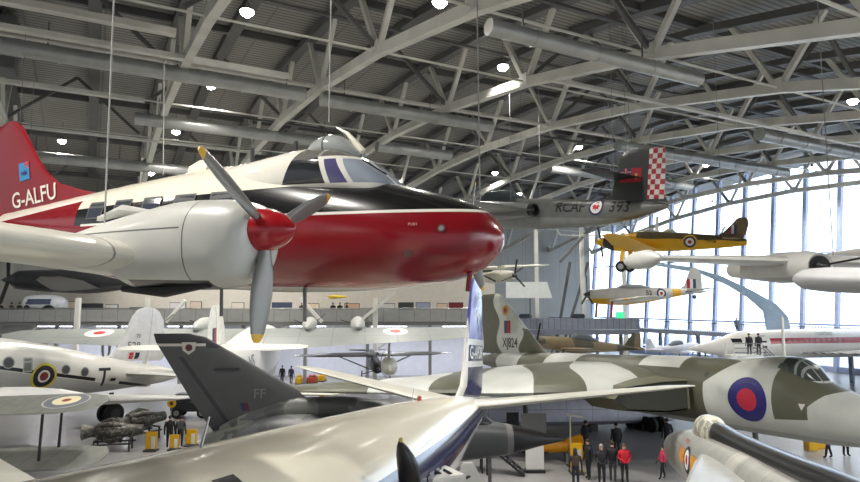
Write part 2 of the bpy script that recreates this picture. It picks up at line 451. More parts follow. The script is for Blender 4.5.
# ------------------------------------------------------------------ the red, white and black twin airliner hung up close
DRED, DWHITE, DBLK = (132, 10, 24), (228, 222, 204), (16, 16, 19)
dv = root('twin_propeller_airliner', 'red, white and black twin propeller airliner hanging closest, registered G-ALFU', 'airplane', (.84, 7.3, 8.92), (-27.33, -1.52, 3.45))
DP = paint('airliner_livery', DRED, [
    (DBLK, 'z > .13 + .02*x*(x>-.6)'),
    ((236, 232, 222), 'z > .115 and z < .15 and x > -7'),
    (DWHITE, 'z > .52 + .025*(x+2.5) and x < -1.6'),
    (DRED, 'x < -7.2 and z < .55 - .25*(x+7.4)*0 and z < .58 + .1*(x+7.4)'),
    ((205, 200, 190), 'z < -.80 and x < -.9'),
    ((238, 234, 222), 'x < -7.0 and abs(z - (.56 + .09*(x+7.4))) < .025')], rough=.22, grime=.08, coat=.5, gscale=1.3)
dsec = [(.02, -.12, -.22, .06), (-.03, -.03, -.34, .2), (-.12, .08, -.45, .33), (-.27, .18, -.57, .45), (-.5, .28, -.67, .54), (-.8, .38, -.74, .62), (-1.4, .53, -.81, .72), (-2.4, .74, -.88, .78), (-3.3, .9, -.9, .79), (-4.2, .96, -.88, .79), (-5, .92, -.9, .77), (-6.1, .84, -.83, .7), (-7.5, .72, -.64, .56), (-9, .58, -.34, .36), (-10.5, .45, .02, .18), (-11.3, .34, .14, .05)]
fus = body(dsec, sub=6, n=48, e=2.2).build('fuselage', DP, dv)
FINRED = paint('fin_red', DRED, rough=.3, grime=.1, coat=.3)
fin = foil([(-6.9, 0, .3, 4.3, .02), (-7.35, 0, .72, 3.85, .03), (-7.9, 0, .82, 3.3, .045), (-8.54, 0, .98, 2.7, .06), (-8.9, 0, 1.2, 2.35, .07), (-9.16, 0, 1.45, 2.05, .075), (-9.36, 0, 1.7, 1.75, .075), (-9.56, 0, 1.96, 1.3, .075), (-9.7, 0, 2.12, .95, .075), (-9.82, 0, 2.2, .66, .08), (-9.95, 0, 2.26, .35, .09)], True).build('fin', FINRED, dv)
ho = Vector((-9.35, 0, .77)); 
letters('registration', dv, [fin, fus], 'G-ALFU', .42, (-9.3, -.6, .76), (.995, 0, .1), (-.1, 0, .995), (0, 1, 0), (230, 226, 214), .012)
fl = [rect2d(-.16, .16, -.17, .17, 4, 4) + (flat((60, 140, 190)),), rect2d(.02, .16, .05, .17, 2, 2) + (flat((190, 60, 70)),), rect2d(-.1, .1, -.08, .02, 2, 2) + (flat((36, 60, 110)),)]
d = decal('flag_emblem', dv, [fin], fl, (-9.58, -.5, 1.26), (.99, 0, .12), (-.12, 0, .99), (0, 1, 0), .012)
# cabin windows and step marking on the black band
GLS = paint('cabin_glass', (58, 64, 74), rough=.08, spec=.8, grime=0)
for k in range(5):
    x = -3.75 - .72*k
    decal('cabin_window', dv, [fus], [rect2d(-.22, .22, -.14, .14, 3, 3) + (flat((84, 84, 84)),), rect2d(-.19, .19, -.11, .11, 3, 3) + (GLS,)], (x, -1.5, .36), (1, 0, 0), (0, 0, 1), (0, 1, 0), .012)
letters('door_marking', dv, [fus], 'EXIT', .11, (-6.4, -1.5, .22), (1, 0, 0), (0, 0, 1), (0, 1, 0), (220, 218, 210))
letters('nose_marking', dv, [fus], 'PUSH', .045, (-.85, -1.5, -.03), (1, 0, 0), (0, 0, 1), (0, 1, 0), (205, 160, 150))
decal('nose_access_plug', dv, [fus], [ring2d(.03, .045) + (flat((80, 60, 60)),), ring2d(.001, .03) + (flat((150, 140, 135)),)], (-.52, -1.5, -.08), (1, 0, 0), (0, 0, 1), (0, 1, 0), .01)
decal('nose_patch', dv, [fus], [rect2d(-.05, .05, -.035, .035, 2, 2, .02) + (flat((110, 80, 76)),)], (-.92, -1.5, -.37), (1, 0, 0), (0, 0, 1), (0, 1, 0), .01)
# cockpit
CAN = paint('cockpit_glazing', (40, 42, 46), [
    ((84, 80, 120), 'x > -2.15 - .34*(z-.69) and x < -1.89 - .63*(z-.69)'),
    ((150, 158, 170), 'x > -1.89 - .63*(z-.69)'),
    ((104, 103, 98), 'z > .87 + .05*(x+2.2)'),
    ((150, 149, 143), 'z > .87 + .05*(x+2.2) and abs((x + .2) % .45 - .2) < .02'),
    ((228, 226, 216), 'abs(x + 2.15 + .34*(z-.69)) < .035 and z < .88'),
    ((228, 226, 216), 'abs(x + 1.89 + .63*(z-.69)) < .035 and z < .88'),
    ((228, 226, 216), 'abs(z - .86 - .05*(x+2.2)) < .022 and x > -2.25'),
    ((226, 224, 214), 'abs(y) < .03 and x > -2.2'),
    ((226, 223, 212), 'z < .53 - .015*(x+2.2)'),
    ((226, 223, 212), 'x < -2.7 + .5*(z-.75)')], rough=.1, grime=.06, spec=.7)
csec = [(-1.42, .52, .3, .2), (-1.5, .6, .3, .4), (-1.7, .76, .3, .5), (-1.9, .9, .3, .56), (-2.1, 1.0, .3, .6), (-2.35, 1.05, .3, .63), (-2.7, 1.07, .3, .64), (-3.1, 1.03, .3, .62), (-3.6, .98, .3, .55), (-4.3, .93, .3, .4)]
can = body(csec, sub=5, n=40, e=2.6).build('cockpit_canopy', CAN, dv)
DOME = paint('dome_perspex', (158, 162, 160), [((96, 98, 98), 'abs(y) < .02 or abs(x + 2.4) < .015')], rough=.12, coat=.5)
body([(-1.98, 1.0, .9, .12), (-2.06, 1.08, .9, .22), (-2.2, 1.2, .9, .28), (-2.4, 1.27, .9, .3), (-2.6, 1.22, .9, .28), (-2.75, 1.1, .9, .2), (-2.82, 1.02, .9, .1)], sub=3, n=24).build('roof_dome', DOME, dv)
MB().tube([(-1.95, 0, 1.0), (-2.06, 0, 1.12), (-2.2, 0, 1.27), (-2.38, 0, 1.37)], [.05, .045, .03, .012], 8).build('aerial', paint('airliner_white', DWHITE, rough=.3), dv)
MB().bar((-1.46, -.2, .64), (-1.75, -.33, .84), .02).build('wiper', BLACK, dv)
MB().lathe([(-.25, .01), (-.2, .14), (0, .2), (.2, .15), (.26, .01)], (-4.9, 0, .92), 'x', 16).build('roof_aerial_housing', paint('airliner_white', DWHITE, rough=.3), dv)
for x, y in ((-3.0, -.1), (-2.5, .25), (-3.9, 0)): MB().tube([(x, y, 1.0), (x, y, 1.22)], [.03, .03], 10).build('roof_vent', DARK, dv)
AW = paint('wing_white', (205, 202, 190), [((120, 118, 112), 'abs(y+3.0) < .012 or abs(y+4.6) < .008 or abs(y-3) < .012')], rough=.3, grime=.14, gscale=1.0, coat=.2)
for s, nm in ((-1, 'wing'), (1, 'wing')):
    foil([(-3.7, s*.5, -.6, 1.9, .3), (-3.7, s*1.9, -.5, 1.9, .3), (-2.8, s*2.75, -.4, 2.4, .36), (-2.85, s*4.0, -.24, 2.2, .32), (-3.1, s*7.4, .2, 1.45, .19), (-3.2, s*8.3, .3, 1.1, .13), (-3.4, s*8.65, .34, .55, .06), (-3.6, s*8.72, .35, .15, .02)]).build(nm, AW, dv)
    foil([(-10.1, s*.1, .42, 1.35, .14), (-10.45, s*2.6, .5, .8, .08), (-10.6, s*2.85, .51, .35, .03)]).build('tailplane', FINRED, dv)
NAC = paint('cowling_grey_white', (196, 196, 190), [((95, 95, 93), 'abs(x + 2.15) < .008 or (abs(z + .08 - .02*x) < .008 and x < -2.2)'), ((44, 44, 46), 'z < -.63 and x < -1.95 and x > -3.0 and y < -2.1')], rough=.32, grime=.12, gscale=1.6, coat=.25)
nsec = [(-1.54, .06, -.36, .2), (-1.58, .08, -.5, .27), (-1.68, .12, -.63, .35), (-1.9, .16, -.71, .41), (-2.4, .17, -.74, .45), (-3.0, .1, -.76, .45), (-3.6, .0, -.55, .38), (-4.3, -.12, -.4, .24), (-5.0, -.2, -.34, .06)]
def dblade(parent, c, ang, m):
    rings = []; er = Vector((0, math.cos(ang), math.sin(ang))); ep = Vector((0, -math.sin(ang), math.cos(ang)))
    for r, w, t, tw in ((.12, .04, .04, 40), (.25, .06, .04, 36), (.4, .095, .032, 30), (.6, .11, .024, 26), (.8, .1, .018, 23), (.99, .07, .012, 20), (1.04, .05, .009, 18), (1.07, .028, .006, 16)):
        a = math.radians(tw); u = ep*math.cos(a) + Vector((math.sin(a), 0, 0)); u.normalize(); v = er.cross(u)
        rings.append([Vector(c) + er*r + u*(w*math.cos(2*PI*k/12)) + v*(t*math.sin(2*PI*k/12)) for k in range(12)])
    mb = MB(); mb.loft(rings[:6], True).mat(1).loft(rings[5:], True)
    return mb.build('propeller_blade', m, parent)
PB = [paint('blade_grey', (128, 128, 124), rough=.35, metal=.3), paint('blade_tip_yellow', (226, 178, 60), rough=.4)]
for s in (-1, 1):
    nb = body(nsec, cy=s*2.35, sub=5, n=36, e=2.5).build('engine_nacelle', NAC, dv)
    c = (-1.48, s*2.35, -.15)
    sp = MB().lathe([(-.16, .18), (-.13, .215), (0, .21), (.12, .18), (.22, .13), (.29, .07), (.325, .028), (.335, .005)], c, 'x', 28).build('spinner', paint('spinner_red', (160, 14, 28), rough=.22, coat=.5, grime=.05), nb)
    for a in ((22, 142, 262) if s < 0 else (70, 190, 310)): dblade(sp, c, math.radians(a), PB)
    MB().lathe([(-.02, .07), (0, .09), (.12, .09), (.13, .07)], (-1.66, s*2.35+.02, -.46), 'x', 16).build('air_intake', BLACK, nb)
    MB().tube([(-2.9, s*2.35-.2, .06), (-3.3, s*2.35-.2, .1), (-3.7, s*2.35-.2, .02)], [.03, .06, .03], 10).build('cowl_bulge', NAC, nb)
    MB().tube([(-2.0, s*2.35-.22, -.66), (-2.6, s*2.35-.24, -.75), (-3.3, s*2.35-.2, -.74)], [.04, .06, .03], 10).build('exhaust_pipe', BLACK, nb)
for x, z0 in ((-.35, -.6),): MB().tube([(x, -.12, z0), (x-.03, -.12, z0-.22)], [.035, .03], 8).build('belly_aerial', FINRED, dv)
for x, y in ((-2.6, -.4), (-4.2, -.3)): MB().tube([(x, y, -.8), (x, y, -1.25)], .025, 8).build('suspension_leg', DSTEEL, dv)
# ------------------------------------------------------------------ the white and blue jet airliner below
CM = root('jet_airliner', 'white topped jet airliner with dark blue fin lettered G-APDB, standing below in front', 'airplane', (1.03, 20.42, 4.32), (-106.88, 5.06, -.76))
CP = paint('jet_livery', (190, 190, 188), [((234, 228, 208), 'z > max(-.06, .33 - .033*x)'), (NAVY, 'z < max(-.06, .33 - .033*x) and z > max(-.82, .03 - .08*x)'), ((214, 214, 214), 'z < max(-.82, .03 - .08*x) and z > max(-1.4, -.1 - .12*x)')], rough=.2, grime=.05, gscale=.8, coat=.6)
csec = [(30, -1.0, -1.9, .5), (28.5, -.2, -2.35, 1.15), (26, .5, -2.4, 1.5), (23, .68, -2.4, 1.55), (12, .7, -2.35, 1.55), (9, .73, -2.13, 1.48), (6, .74, -1.65, 1.3), (3, .70, -1.0, 1.02), (0, .6, -.45, .7), (-2.4, .45, .0, .38), (-4.2, .35, .2, .08)]
cf = body(csec, sub=6, n=48, e=2.05).build('fuselage', CP, CM)
CB = paint('fin_blue', (38, 40, 92), [((226, 226, 224), 'z > 2.24 and z < 2.44'), ((226, 226, 224), 'z > 1.5 and z < 1.7'), ((84, 88, 170), 'z > 2.44'), ((232, 230, 222), 'x > -.12*max(0, z-.4) - .12 + .9*max(0, .9-z)*1.2'), ], rough=.25, grime=.06, coat=.4)
cfin = foil([(1.9, 0, .45, 4.6, .05), (.95, 0, .62, 3.9, .12), (.3, 0, .95, 3.3, .24), (.02, 0, 1.5, 3.05, .28), (-.3, 0, 2.6, 2.55, .24), (-.62, 0, 3.8, 2.0, .18), (-.78, 0, 4.3, 1.7, .13), (-.95, 0, 4.5, 1.2, .07), (-1.2, 0, 4.58, .5, .03)], True).build('fin', CB, CM)
letters('registration', CM, [cfin], 'G-APDB', .6, (-1.45, 1.2, 1.97), (-1, 0, 0), (0, 0, 1), (0, -1, 0), (236, 236, 232), .015)
arrow = [((0, .5), (.55, -.05), (.2, -.02), (.5, -.6), (-.35, .1), (.05, .08)), ]
decal('bird_emblem', CM, [cfin], [([(-.55, .1), (.1, .42), (.45, .1), (.1, .12)], [(0, 1, 2, 3)], flat((225, 226, 236))), ([(.1, .12), (.45, .1), (.05, -.2)], [(0, 1, 2)], flat((225, 226, 236))), ([(.18, 0), (.3, .08), (.55, -.55)], [(0, 1, 2)], flat((225, 226, 236)))], (-1.5, 1.2, 3.1), (-1, 0, 0), (0, 0, 1), (0, -1, 0), .012)
letters('fin_letter', CM, [cfin], 'C', .3, (-1.75, 1.2, 4.0), (-1, 0, 0), (0, 0, 1), (0, -1, 0), (40, 42, 70), .01)
CT = paint('tail_grey_cream', (184, 183, 172), [((150, 149, 142), 'x + .18*abs(y) < -2.1 and x + .18*abs(y) > -2.13')], rough=.3, grime=.1, gscale=.7)
for s in (-1, 1):
    foil([(.9, s*.3, .3, 3.1, .34), (.55, s*1.0, .38, 2.9, .3), (-1.3, s*6.2, 1.08, 1.75, .15), (-1.6, s*6.9, 1.17, 1.3, .08), (-1.95, s*7.2, 1.2, .6, .03)]).build('tailplane', CT, CM)
    foil([(19, s*1.2, -1.9, 8.5, .9), (14, s*5.5, -1.6, 5, .5), (6.8, s*17.2, -.7, 2.1, .2), (6, s*17.5, -.7, .6, .05)]).build('wing', CT, CM)
for x, y in ((5.2, .0), (13.2, -.1)):
    MB().tube([(x, y, .66), (x-.12, y, 1.05)], [.02, .012], 8).build('whip_aerial', BARE, CM)
MB().lathe([(-.04, .06), (.06, .06), (.09, .03)], (4.6, 0, .76), 'z', 12).build('beacon', flat((150, 66, 50)), CM)
# dark open door in the roof flank, black hatch
decal('roof_hatch', CM, [cf], [rect2d(-.2, .2, -.12, .12, 3, 3) + (flat((30, 30, 36)),)], (13.9, .85, 2), (1, 0, 0), (0, 1, 0), (0, 0, -1), .012)
for k in range(12):
    decal('cabin_window', CM, [cf], [rect2d(-.14, .14, -.17, .17, 2, 3) + (GLS,)], (7.2 + k*1.05, 3, -.5), (1, 0, 0), (0, 0, 1), (0, -1, 0), .012)
for x, y, zb in ((10.5, 2.6, -4.7), (10.5, -2.6, -4.7), (24, 0, -5.8)):
    MB().bar((x, y, -1.6), (x, y, zb), .18).build('landing_gear_strut', DSTEEL, CM)
    for dy in (-.32, .32): wheel('wheel', (x, y+dy, zb), .48, .26, CM, HUB, TYRE)
# ------------------------------------------------------------------ the camouflaged delta bomber
VG, VL = (92, 93, 78), (196, 199, 193)
VU = root('delta_bomber', 'huge grey and olive camouflaged delta bomber, fin lettered XJ824, nose to the right', 'airplane', (16.7, 22.04, 4.09), (-65, 2.63, .37))
vfp = paint('bomber_camouflage_body', VL, [(VG, 'x > -4.2 and x < -2.8 + max(0, z) + 1.2*max(0, z-.43) and z > -.5 + .1*(x+3)'), (VG, 'x < -7.5 + 1.45*max(0, z-.6) and x > -13.8 and (z < 1.15 or x > -9.1)'), (VG, 'x < -11.8 and x > -17'), (VG, 'x < -20 and x > -23'), (VG, 'x < -26.2'), ((168, 170, 164), 'z < -1.15')], rough=.42, grime=.12, gscale=.8)
vsec = [(1.2, -.45, -.8, .12), (.6, -.25, -1.05, .5), (-.4, .05, -1.28, .95), (-1.6, .36, -1.42, 1.22), (-2.8, .86, -1.5, 1.38), (-4.2, 1.5, -1.52, 1.45), (-5.6, 1.6, -1.52, 1.48), (-9, 1.62, -1.5, 1.5), (-16, 1.5, -1.3, 1.5), (-21, 1.45, -.8, 1.4), (-26, 1.3, .0, 1.0), (-29.6, 1.0, .3, .4)]
vf = body(vsec, sub=6, n=48, e=2.1).build('fuselage', vfp, VU)
vwp = paint('bomber_camouflage_wing', VL, [(VG, '.67*x - abs(y) + .35*sin(.8*x) > -9.8 + .25*sin(1.1*y)'), (VG, '.67*x - abs(y) + .35*sin(.8*x) < -12.8 and .67*x - abs(y) + .35*sin(.6*x) > -15.8'), (VG, '.67*x - abs(y) + .4*sin(.7*x) < -18.4 and .67*x - abs(y) + .4*sin(.7*x) > -21.5'), (VG, '.67*x - abs(y) < -26'), ((150, 152, 146), 'z < -.28 + .012*abs(y)')], rough=.42, grime=.12, gscale=.6)
for s in (-1, 1):
    foil([(-9.3, s*1.2, .25, 16.5, 1.5), (-10.0, s*4.8, .2, 15.2, 1.35), (-13.2, s*8.2, .08, 11.6, .95), (-18.6, s*13, -.02, 7.2, .5), (-22.6, s*16.4, -.1, 4.6, .22), (-23.6, s*16.85, -.1, 3.2, .06)], camber=.25).build('wing', vwp, VU)
    # engine intake lip and dark mouth
    mb = MB(); rings = []
    for x, k in ((-8.0, 1.0), (-8.15, 1.06), (-9.2, 1.12), (-10.6, 1.1)):
        rings.append([(x - .9*(abs(y0)-1.7)*.55, s*y0, z0*k) for y0, z0 in [(1.75, -.62), (2.6, -.74), (4.2, -.62), (4.75, -.1), (4.3, .42), (2.8, .62), (1.75, .66)]])
    mb.loft(rings, cap=False)
    ii = mb.build('engine_intake', paint('intake_olive', (104, 104, 84), rough=.45), VU)
    MB().loft([[Vector(v)*1 + Vector((-.12, 0, 0)) for v in [(a, b*.99, c*.92) for a, b, c in rings[0]]], [(a-1.2, b*.99, c*.9) for a, b, c in rings[0]]]).build('intake_mouth', flat((56, 56, 47)), ii)
vfin = foil([(-19.8, 0, 1.2, 10, .3), (-21.2, 0, 1.5, 8.4, .55), (-22.0, 0, 1.9, 7.5, .6), (-26.1, 0, 5.1, 3.7, .3), (-26.5, 0, 5.45, 3.2, .25), (-26.9, 0, 5.62, 2.6, .12), (-27.3, 0, 5.66, 2.0, .04)], True).build('fin', paint('bomber_camouflage_fin', VL, [(VG, 'x < -27.0 - .12*(z-3) + .35*sin(2.2*z) '), (VG, 'x > -23.9 + .3*sin(3*z) and z < 2.9 - .2*(x+23)')], rough=.42, grime=.1), VU)
letters('serial_number', VU, [vfin, vf], 'XJ824', .95, (-25.3, -2, 2.0), (1, 0, 0), (0, 0, 1), (0, 1, 0), (44, 46, 44), .012, sx=.9)
decal('fin_flash', VU, [vfin], [rect2d(-.42, 0, -.45, .45) + (flat((42, 46, 96)),), rect2d(0, .42, -.45, .45) + (flat((170, 40, 52)),)], (-25.6, -2, 3.15), (1, 0, 0), (0, 0, 1), (0, 1, 0), .02)
decal('squadron_badge', VU, [vfin], [ring2d(.2, .38) + (flat((190, 150, 60)),), ring2d(.001, .2) + (flat((160, 60, 50)),)], (-25.9, -2, 4.35), (1, 0, 0), (0, 0, 1), (0, 1, 0), .02)
roundel(VU, [vf], (-5.3, -4, .05), (1, 0, 0), (0, 0, 1), (0, 1, 0), [(38, 36, 110), (188, 44, 66)], [.9, .46])
# cockpit canopy with a small blister, bars
vc = body([(-2.7, .8, .5, .3), (-2.95, 1.12, .5, .5), (-3.3, 1.52, .5, .64), (-3.8, 1.76, .6, .7), (-4.5, 1.8, .6, .72), (-5.6, 1.72, .6, .7), (-7.2, 1.62, .6, .5)], sub=4, n=32).build('cockpit_canopy', paint('canopy_camouflage', VL, [((66, 72, 70), 'x > -4.15 and z > .9 and x < -2.75'), ((150, 156, 152), 'x > -4.15 and (abs(x+3.15+.3*abs(y)) < .05 or abs(x+3.6) < .05 or abs(abs(y)-.25) < .03)'), ((84, 96, 88), '(x+4.1)**2 + (z-1.35)**2 < .05'), (VG, 'x < -4.15 and x > -4.6 and z < 1.2')], rough=.25), VU)
decal('porthole', VU, [vf], [ring2d(.001, .12) + (flat((70, 74, 70)),)], (-7.4, -3, .95), (1, 0, 0), (0, 0, 1), (0, 1, 0), .012)
decal('warning_triangle', VU, [vf], [([(-.13, .1), (.13, .1), (0, -.15)], [(0, 1, 2)], flat((225, 220, 215)))], (-3.0, -3, .0), (1, 0, 0), (0, 0, 1), (0, 1, 0), .015)
MB().tube([(-3.0, .3, 1.2), (-3.0, .3, 1.2)], .01, 6) if False else None
MB().tube([(1.1, 0, -.55), (2.6, 0, -.5)], [.08, .03], 8).build('refuelling_probe', BLACK, VU)
def bogie(x, y):
    st = MB().tube([(x, y, -.9), (x, y, -2.9)], .14, 10).build('landing_gear_strut', DSTEEL, VU)
    for dx in (-.9, -.3, .3, .9):
        for dy in (-.34, .34):
            t = MB().lathe([(-.14, .2), (-.14, .4), (-.1, .46), (.1, .46), (.14, .4), (.14, .2)], (x+dx, y+dy, -2.92), 'y', 18).build('wheel', TYRE, st)
bogie(-17.4, -4.4); bogie(-17.4, 4.4)
st = MB().tube([(-6.2, 0, -1.3), (-6.2, 0, -3.3)], .12, 10).build('nose_gear_strut', DSTEEL, VU)
for dy in (-.3, .3): MB().lathe([(-.12, .2), (-.12, .36), (-.08, .42), (.08, .42), (.12, .36), (.12, .2)], (-6.2, dy, -3.38), 'y', 18).build('wheel', TYRE, st)
MB().box((-7.3, -.7, -1.9), (1.5, .08, .9), rx=.2).build('gear_door', flat((170, 172, 166)), VU)
# ------------------------------------------------------------------ hanging jet with the chequered rudder
CG, CGR = (92, 96, 94), (52, 56, 50)
CF = root('hanging_jet_fighter', 'dark camouflaged jet hanging tail first with red and white chequered rudder and maple leaf roundel', 'airplane', (2.19, 41.2, 13.87), (125.22, 6.37, 1.48))
cfp = paint('jet_camouflage', (104, 106, 104), [((64, 66, 60), 'sin(1.1*x + 1.4*z) > .1 and z > .2'), ((128, 130, 130), 'z < -.42')], rough=.4, grime=.12)
ff = body([(0, .1, -.1, .1), (-1, .5, -.5, .55), (-3, .75, -.95, .85), (-4.5, .8, -1.05, .9), (-8, .72, -1.0, .85), (-11, .6, -.8, .66), (-13.5, .5, -.45, .42), (-15.1, .38, .0, .14), (-15.5, .3, .1, .05)], sub=4, n=32).build('fuselage', cfp, CF)
fn = foil([(-11.3, 0, .4, 4.2, .2), (-12.2, 0, .8, 3.0, .2), (-12.35, 0, 1.8, 2.75, .17), (-12.5, 0, 2.6, 2.6, .14), (-12.75, 0, 2.95, 2.3, .1), (-13.2, 0, 3.05, 1.75, .04)], True).build('fin', paint('fin_dark', (58, 60, 60), [((50, 54, 50), 'z < 1.6')], rough=.4), CF)
rd = foil([(-14.3, 0, .55, 1.0, .17), (-14.25, 0, 1.6, .98, .15), (-14.2, 0, 2.98, .92, .1), (-14.3, 0, 3.04, .75, .04)], True).build('rudder', paint('rudder_chequer', (228, 226, 222), [((178, 26, 46), '((floor0(x)) + z) > 99')] if False else [((178, 26, 46), '((x/.5) % 1 < .5 and (z/.5) % 1 < .5) or ((x/.5) % 1 > .5 and (z/.5) % 1 > .5)')], rough=.4), CF)
letters('registration', CF, [ff], 'RCAF', .78, (-10.1, 2, .12), (-1, 0, 0), (0, 0, 1), (0, -1, 0), (14, 14, 15), .015)
letters('registration', CF, [ff], '393', .78, (-13.1, 2, .14), (-1, 0, 0), (0, 0, 1), (0, -1, 0), (14, 14, 15), .015)
roundel(CF, [ff], (-11.75, 2, .14), (-1, 0, 0), (0, 0, 1), (0, -1, 0), [(36, 40, 84), (232, 230, 226)], [.44, .33])
leaf = [(0, -.26), (.03, -.1), (.2, -.12), (.15, -.03), (.25, .06), (.16, .07), (.14, .15), (.06, .1), (.07, .24), (0, .3), (-.07, .24), (-.06, .1), (-.14, .15), (-.16, .07), (-.25, .06), (-.15, -.03), (-.2, -.12), (-.03, -.1)]
decal('maple_leaf', CF, [ff], [([(0, 0)] + leaf, [(0, 1+i, 1+(i+1) % 18) for i in range(18)], flat((190, 30, 44)))], (-11.75, 2, .14), (-1, 0, 0), (0, 0, 1), (0, -1, 0), .025)
fl = [rect2d(-.62, .62, -.35, .35, 6, 3) + (flat((176, 30, 44)),), rect2d(-.62, 0, .0, .35, 4, 2) + (flat((60, 50, 100)),), rect2d(-.62, 0, .14, .2, 4, 1) + (flat((226, 220, 216)),), rect2d(-.35, -.28, .0, .35, 1, 3) + (flat((226, 220, 216)),), rect2d(.25, .38, -.2, .08, 1, 2) + (flat((214, 200, 120)),)]
decal('red_ensign', CF, [fn], fl, (-13.35, 2, 1.75), (-1, 0, 0), (0, 0, 1), (0, -1, 0), .02)
for s in (-1, 1):
    foil([(-12.0, s*.1, 1.62, 2.0, .18), (-12.5, s*2.8, 1.66, 1.2, .09), (-12.8, s*3.0, 1.66, .5, .03)]).build('tailplane', flat((46, 48, 50)), CF)
    en = body([(-.9, .25, -.45, .35), (-1.2, .45, -.65, .5), (-3, .5, -.7, .55), (-6, .42, -.6, .5), (-7.9, .3, -.42, .38)], cy=s*1.35, sub=4, n=28).build('engine_nacelle', cfp, CF)
    MB().lathe([(0, .31), (-.25, .33), (-.28, .26), (.6, .2)], (-7.9, s*1.35, -.06), 'x', 24, cap=False).build('exhaust_nozzle', flat((20, 19, 18)), en)
    foil([(-4.2, s*1.6, -.1, 4.2, .4), (-4.8, s*5, -.05, 3.2, .26), (-5.4, s*8.4, 0, 2.2, .1)]).build('wing', cfp, CF)
body([(-2, 1.0, .3, .3), (-2.8, 1.35, .3, .42), (-4.2, 1.35, .3, .42), (-5.4, 1.0, .3, .3)], n=24).build('cockpit_canopy', flat((70, 80, 84)), CF)

# ------------------------------------------------------------------ yellow trainer hanging
MG = root('yellow_trainer', 'yellow and brown propeller trainer hanging with fixed wheels, nose to the left', 'airplane', (9.48, 33.88, 11.28), (146.93, 4.41, -2.1))
YP = paint('trainer_yellow', (232, 178, 14), [((92, 82, 58), 'z > .12 + .02*sin(3*x) and x < -1.9'), ((52, 52, 50), 'x > -.72 and x < -.12')], rough=.35, grime=.08)
mf = body([(.05, .1, -.2, .18), (-.12, .16, -.4, .3), (-.72, .24, -.58, .38), (-1.5, .4, -.6, .42), (-2.4, .52, -.55, .44), (-3.6, .5, -.5, .4), (-5, .42, -.36, .3), (-6.4, .34, -.2, .15), (-7.1, .2, -.08, .04)], sub=4, n=28, e=2.5).build('fuselage', YP, MG)
sp = MB().lathe([(0, .26), (.15, .22), (.32, .12), (.44, .02)], (-.02, 0, -.12), 'x', 20).build('spinner', flat((236, 186, 30)), MG)
for s in (-1, 1):
    MB().bar((.1, 0, -.12), (.12, s*.5, -.12+s*.8), .1, .03).build('propeller_blade', flat((50, 44, 36)), sp)
    w_ = foil([(-1.2, s*.3, -.42, 1.9, .26), (-1.25, s*2.5, -.3, 1.75, .22), (-1.5, s*4.8, .05, 1.1, .1), (-1.8, s*5.05, .1, .4, .03)]).build('wing', flat((226, 176, 20)), MG)
    foil([(-6.0, s*.1, .2, .95, .09), (-6.2, s*1.5, .22, .6, .05)]).build('tailplane', flat((98, 88, 60)), MG)
    lg = MB().bar((-1.35, s*.75, -.4), (-1.3, s*.85, -1.25), .16, .2).build('landing_gear_leg', YP, MG)
    wheel('wheel', (-1.3, s*.85, -1.4), .3, .18, MG, HUB, TYRE)
mfin = foil([(-5.6, 0, .25, 1.3, .05), (-6.0, 0, .5, 1.05, .08), (-6.4, 0, .95, .75, .07), (-6.6, 0, 1.2, .5, .05), (-6.75, 0, 1.28, .25, .02)], True).build('fin', flat((104, 90, 62)), MG)
decal('fin_flash', MG, [mfin], [rect2d(-.18, -.06, -.22, .22, 2, 2) + (flat((170, 40, 50)),), rect2d(-.06, .06, -.22, .22, 2, 2) + (flat((228, 226, 222)),), rect2d(.06, .18, -.22, .22, 2, 2) + (flat((40, 44, 90)),)], (-6.45, 1, .68), (-1, 0, 0), (0, 0, 1), (0, -1, 0), .015)
roundel(MG, [mf], (-4.55, 1, .0), (-1, 0, 0), (0, 0, 1), (0, -1, 0), [(226, 180, 30), (40, 42, 80), (232, 230, 226), (176, 34, 44)], [.36, .29, .2, .09])
letters('serial_number', MG, [mf], 'T9738', .2, (-5.5, 1, .05), (-1, 0, 0), (0, 0, 1), (0, -1, 0), (60, 48, 30), .01)
body([(-2.2, .55, .4, .2), (-2.5, .72, .4, .24), (-2.75, .6, .4, .26)], n=16).build('windscreen', flat((200, 200, 196)), MG)
body([(-3.2, .55, .4, .2), (-3.5, .7, .4, .24), (-3.75, .58, .4, .26)], n=16).build('rear_windscreen', flat((200, 200, 196)), MG)

# ------------------------------------------------------------------ silver trainer hanging
PV = root('silver_trainer', 'silver and yellow banded trainer hanging below the yellow one', 'airplane', (10.08, 39.48, 8.41), (185.24, .53, .72))
SP = paint('trainer_silver', (206, 206, 202), [((228, 176, 30), 'x < -5.4 and x > -6.0'), ((228, 176, 30), 'z < -.32'), ((42, 44, 60), 'z < -.26 and z > -.4 and x < -2.4 and x > -3.6')], rough=.3, grime=.08)
pf = body([(.0, .18, -.3, .25), (-.1, .26, -.5, .4), (-.6, .3, -.66, .5), (-2, .42, -.72, .52), (-3.4, .46, -.6, .48), (-5, .42, -.3, .36), (-6.6, .38, .0, .2), (-7.8, .28, .14, .05)], sub=4, n=28).build('fuselage', SP, PV)
pfin = foil([(-5.9, 0, .3, 1.6, .05), (-6.35, 0, .6, 1.2, .1), (-6.6, 0, 1.3, .9, .08), (-6.78, 0, 1.65, .55, .05), (-6.9, 0, 1.74, .3, .02)], True).build('fin', flat((190, 192, 192)), PV)
decal('fin_flash', PV, [pfin], [rect2d(-.3, -.1, -.3, .3, 2, 2) + (flat((176, 40, 50)),), rect2d(-.1, .1, -.3, .3, 2, 2) + (flat((228, 226, 222)),), rect2d(.1, .3, -.3, .3, 2, 2) + (flat((40, 44, 90)),)], (-6.8, 1, .7), (-1, 0, 0), (0, 0, 1), (0, -1, 0), .015)
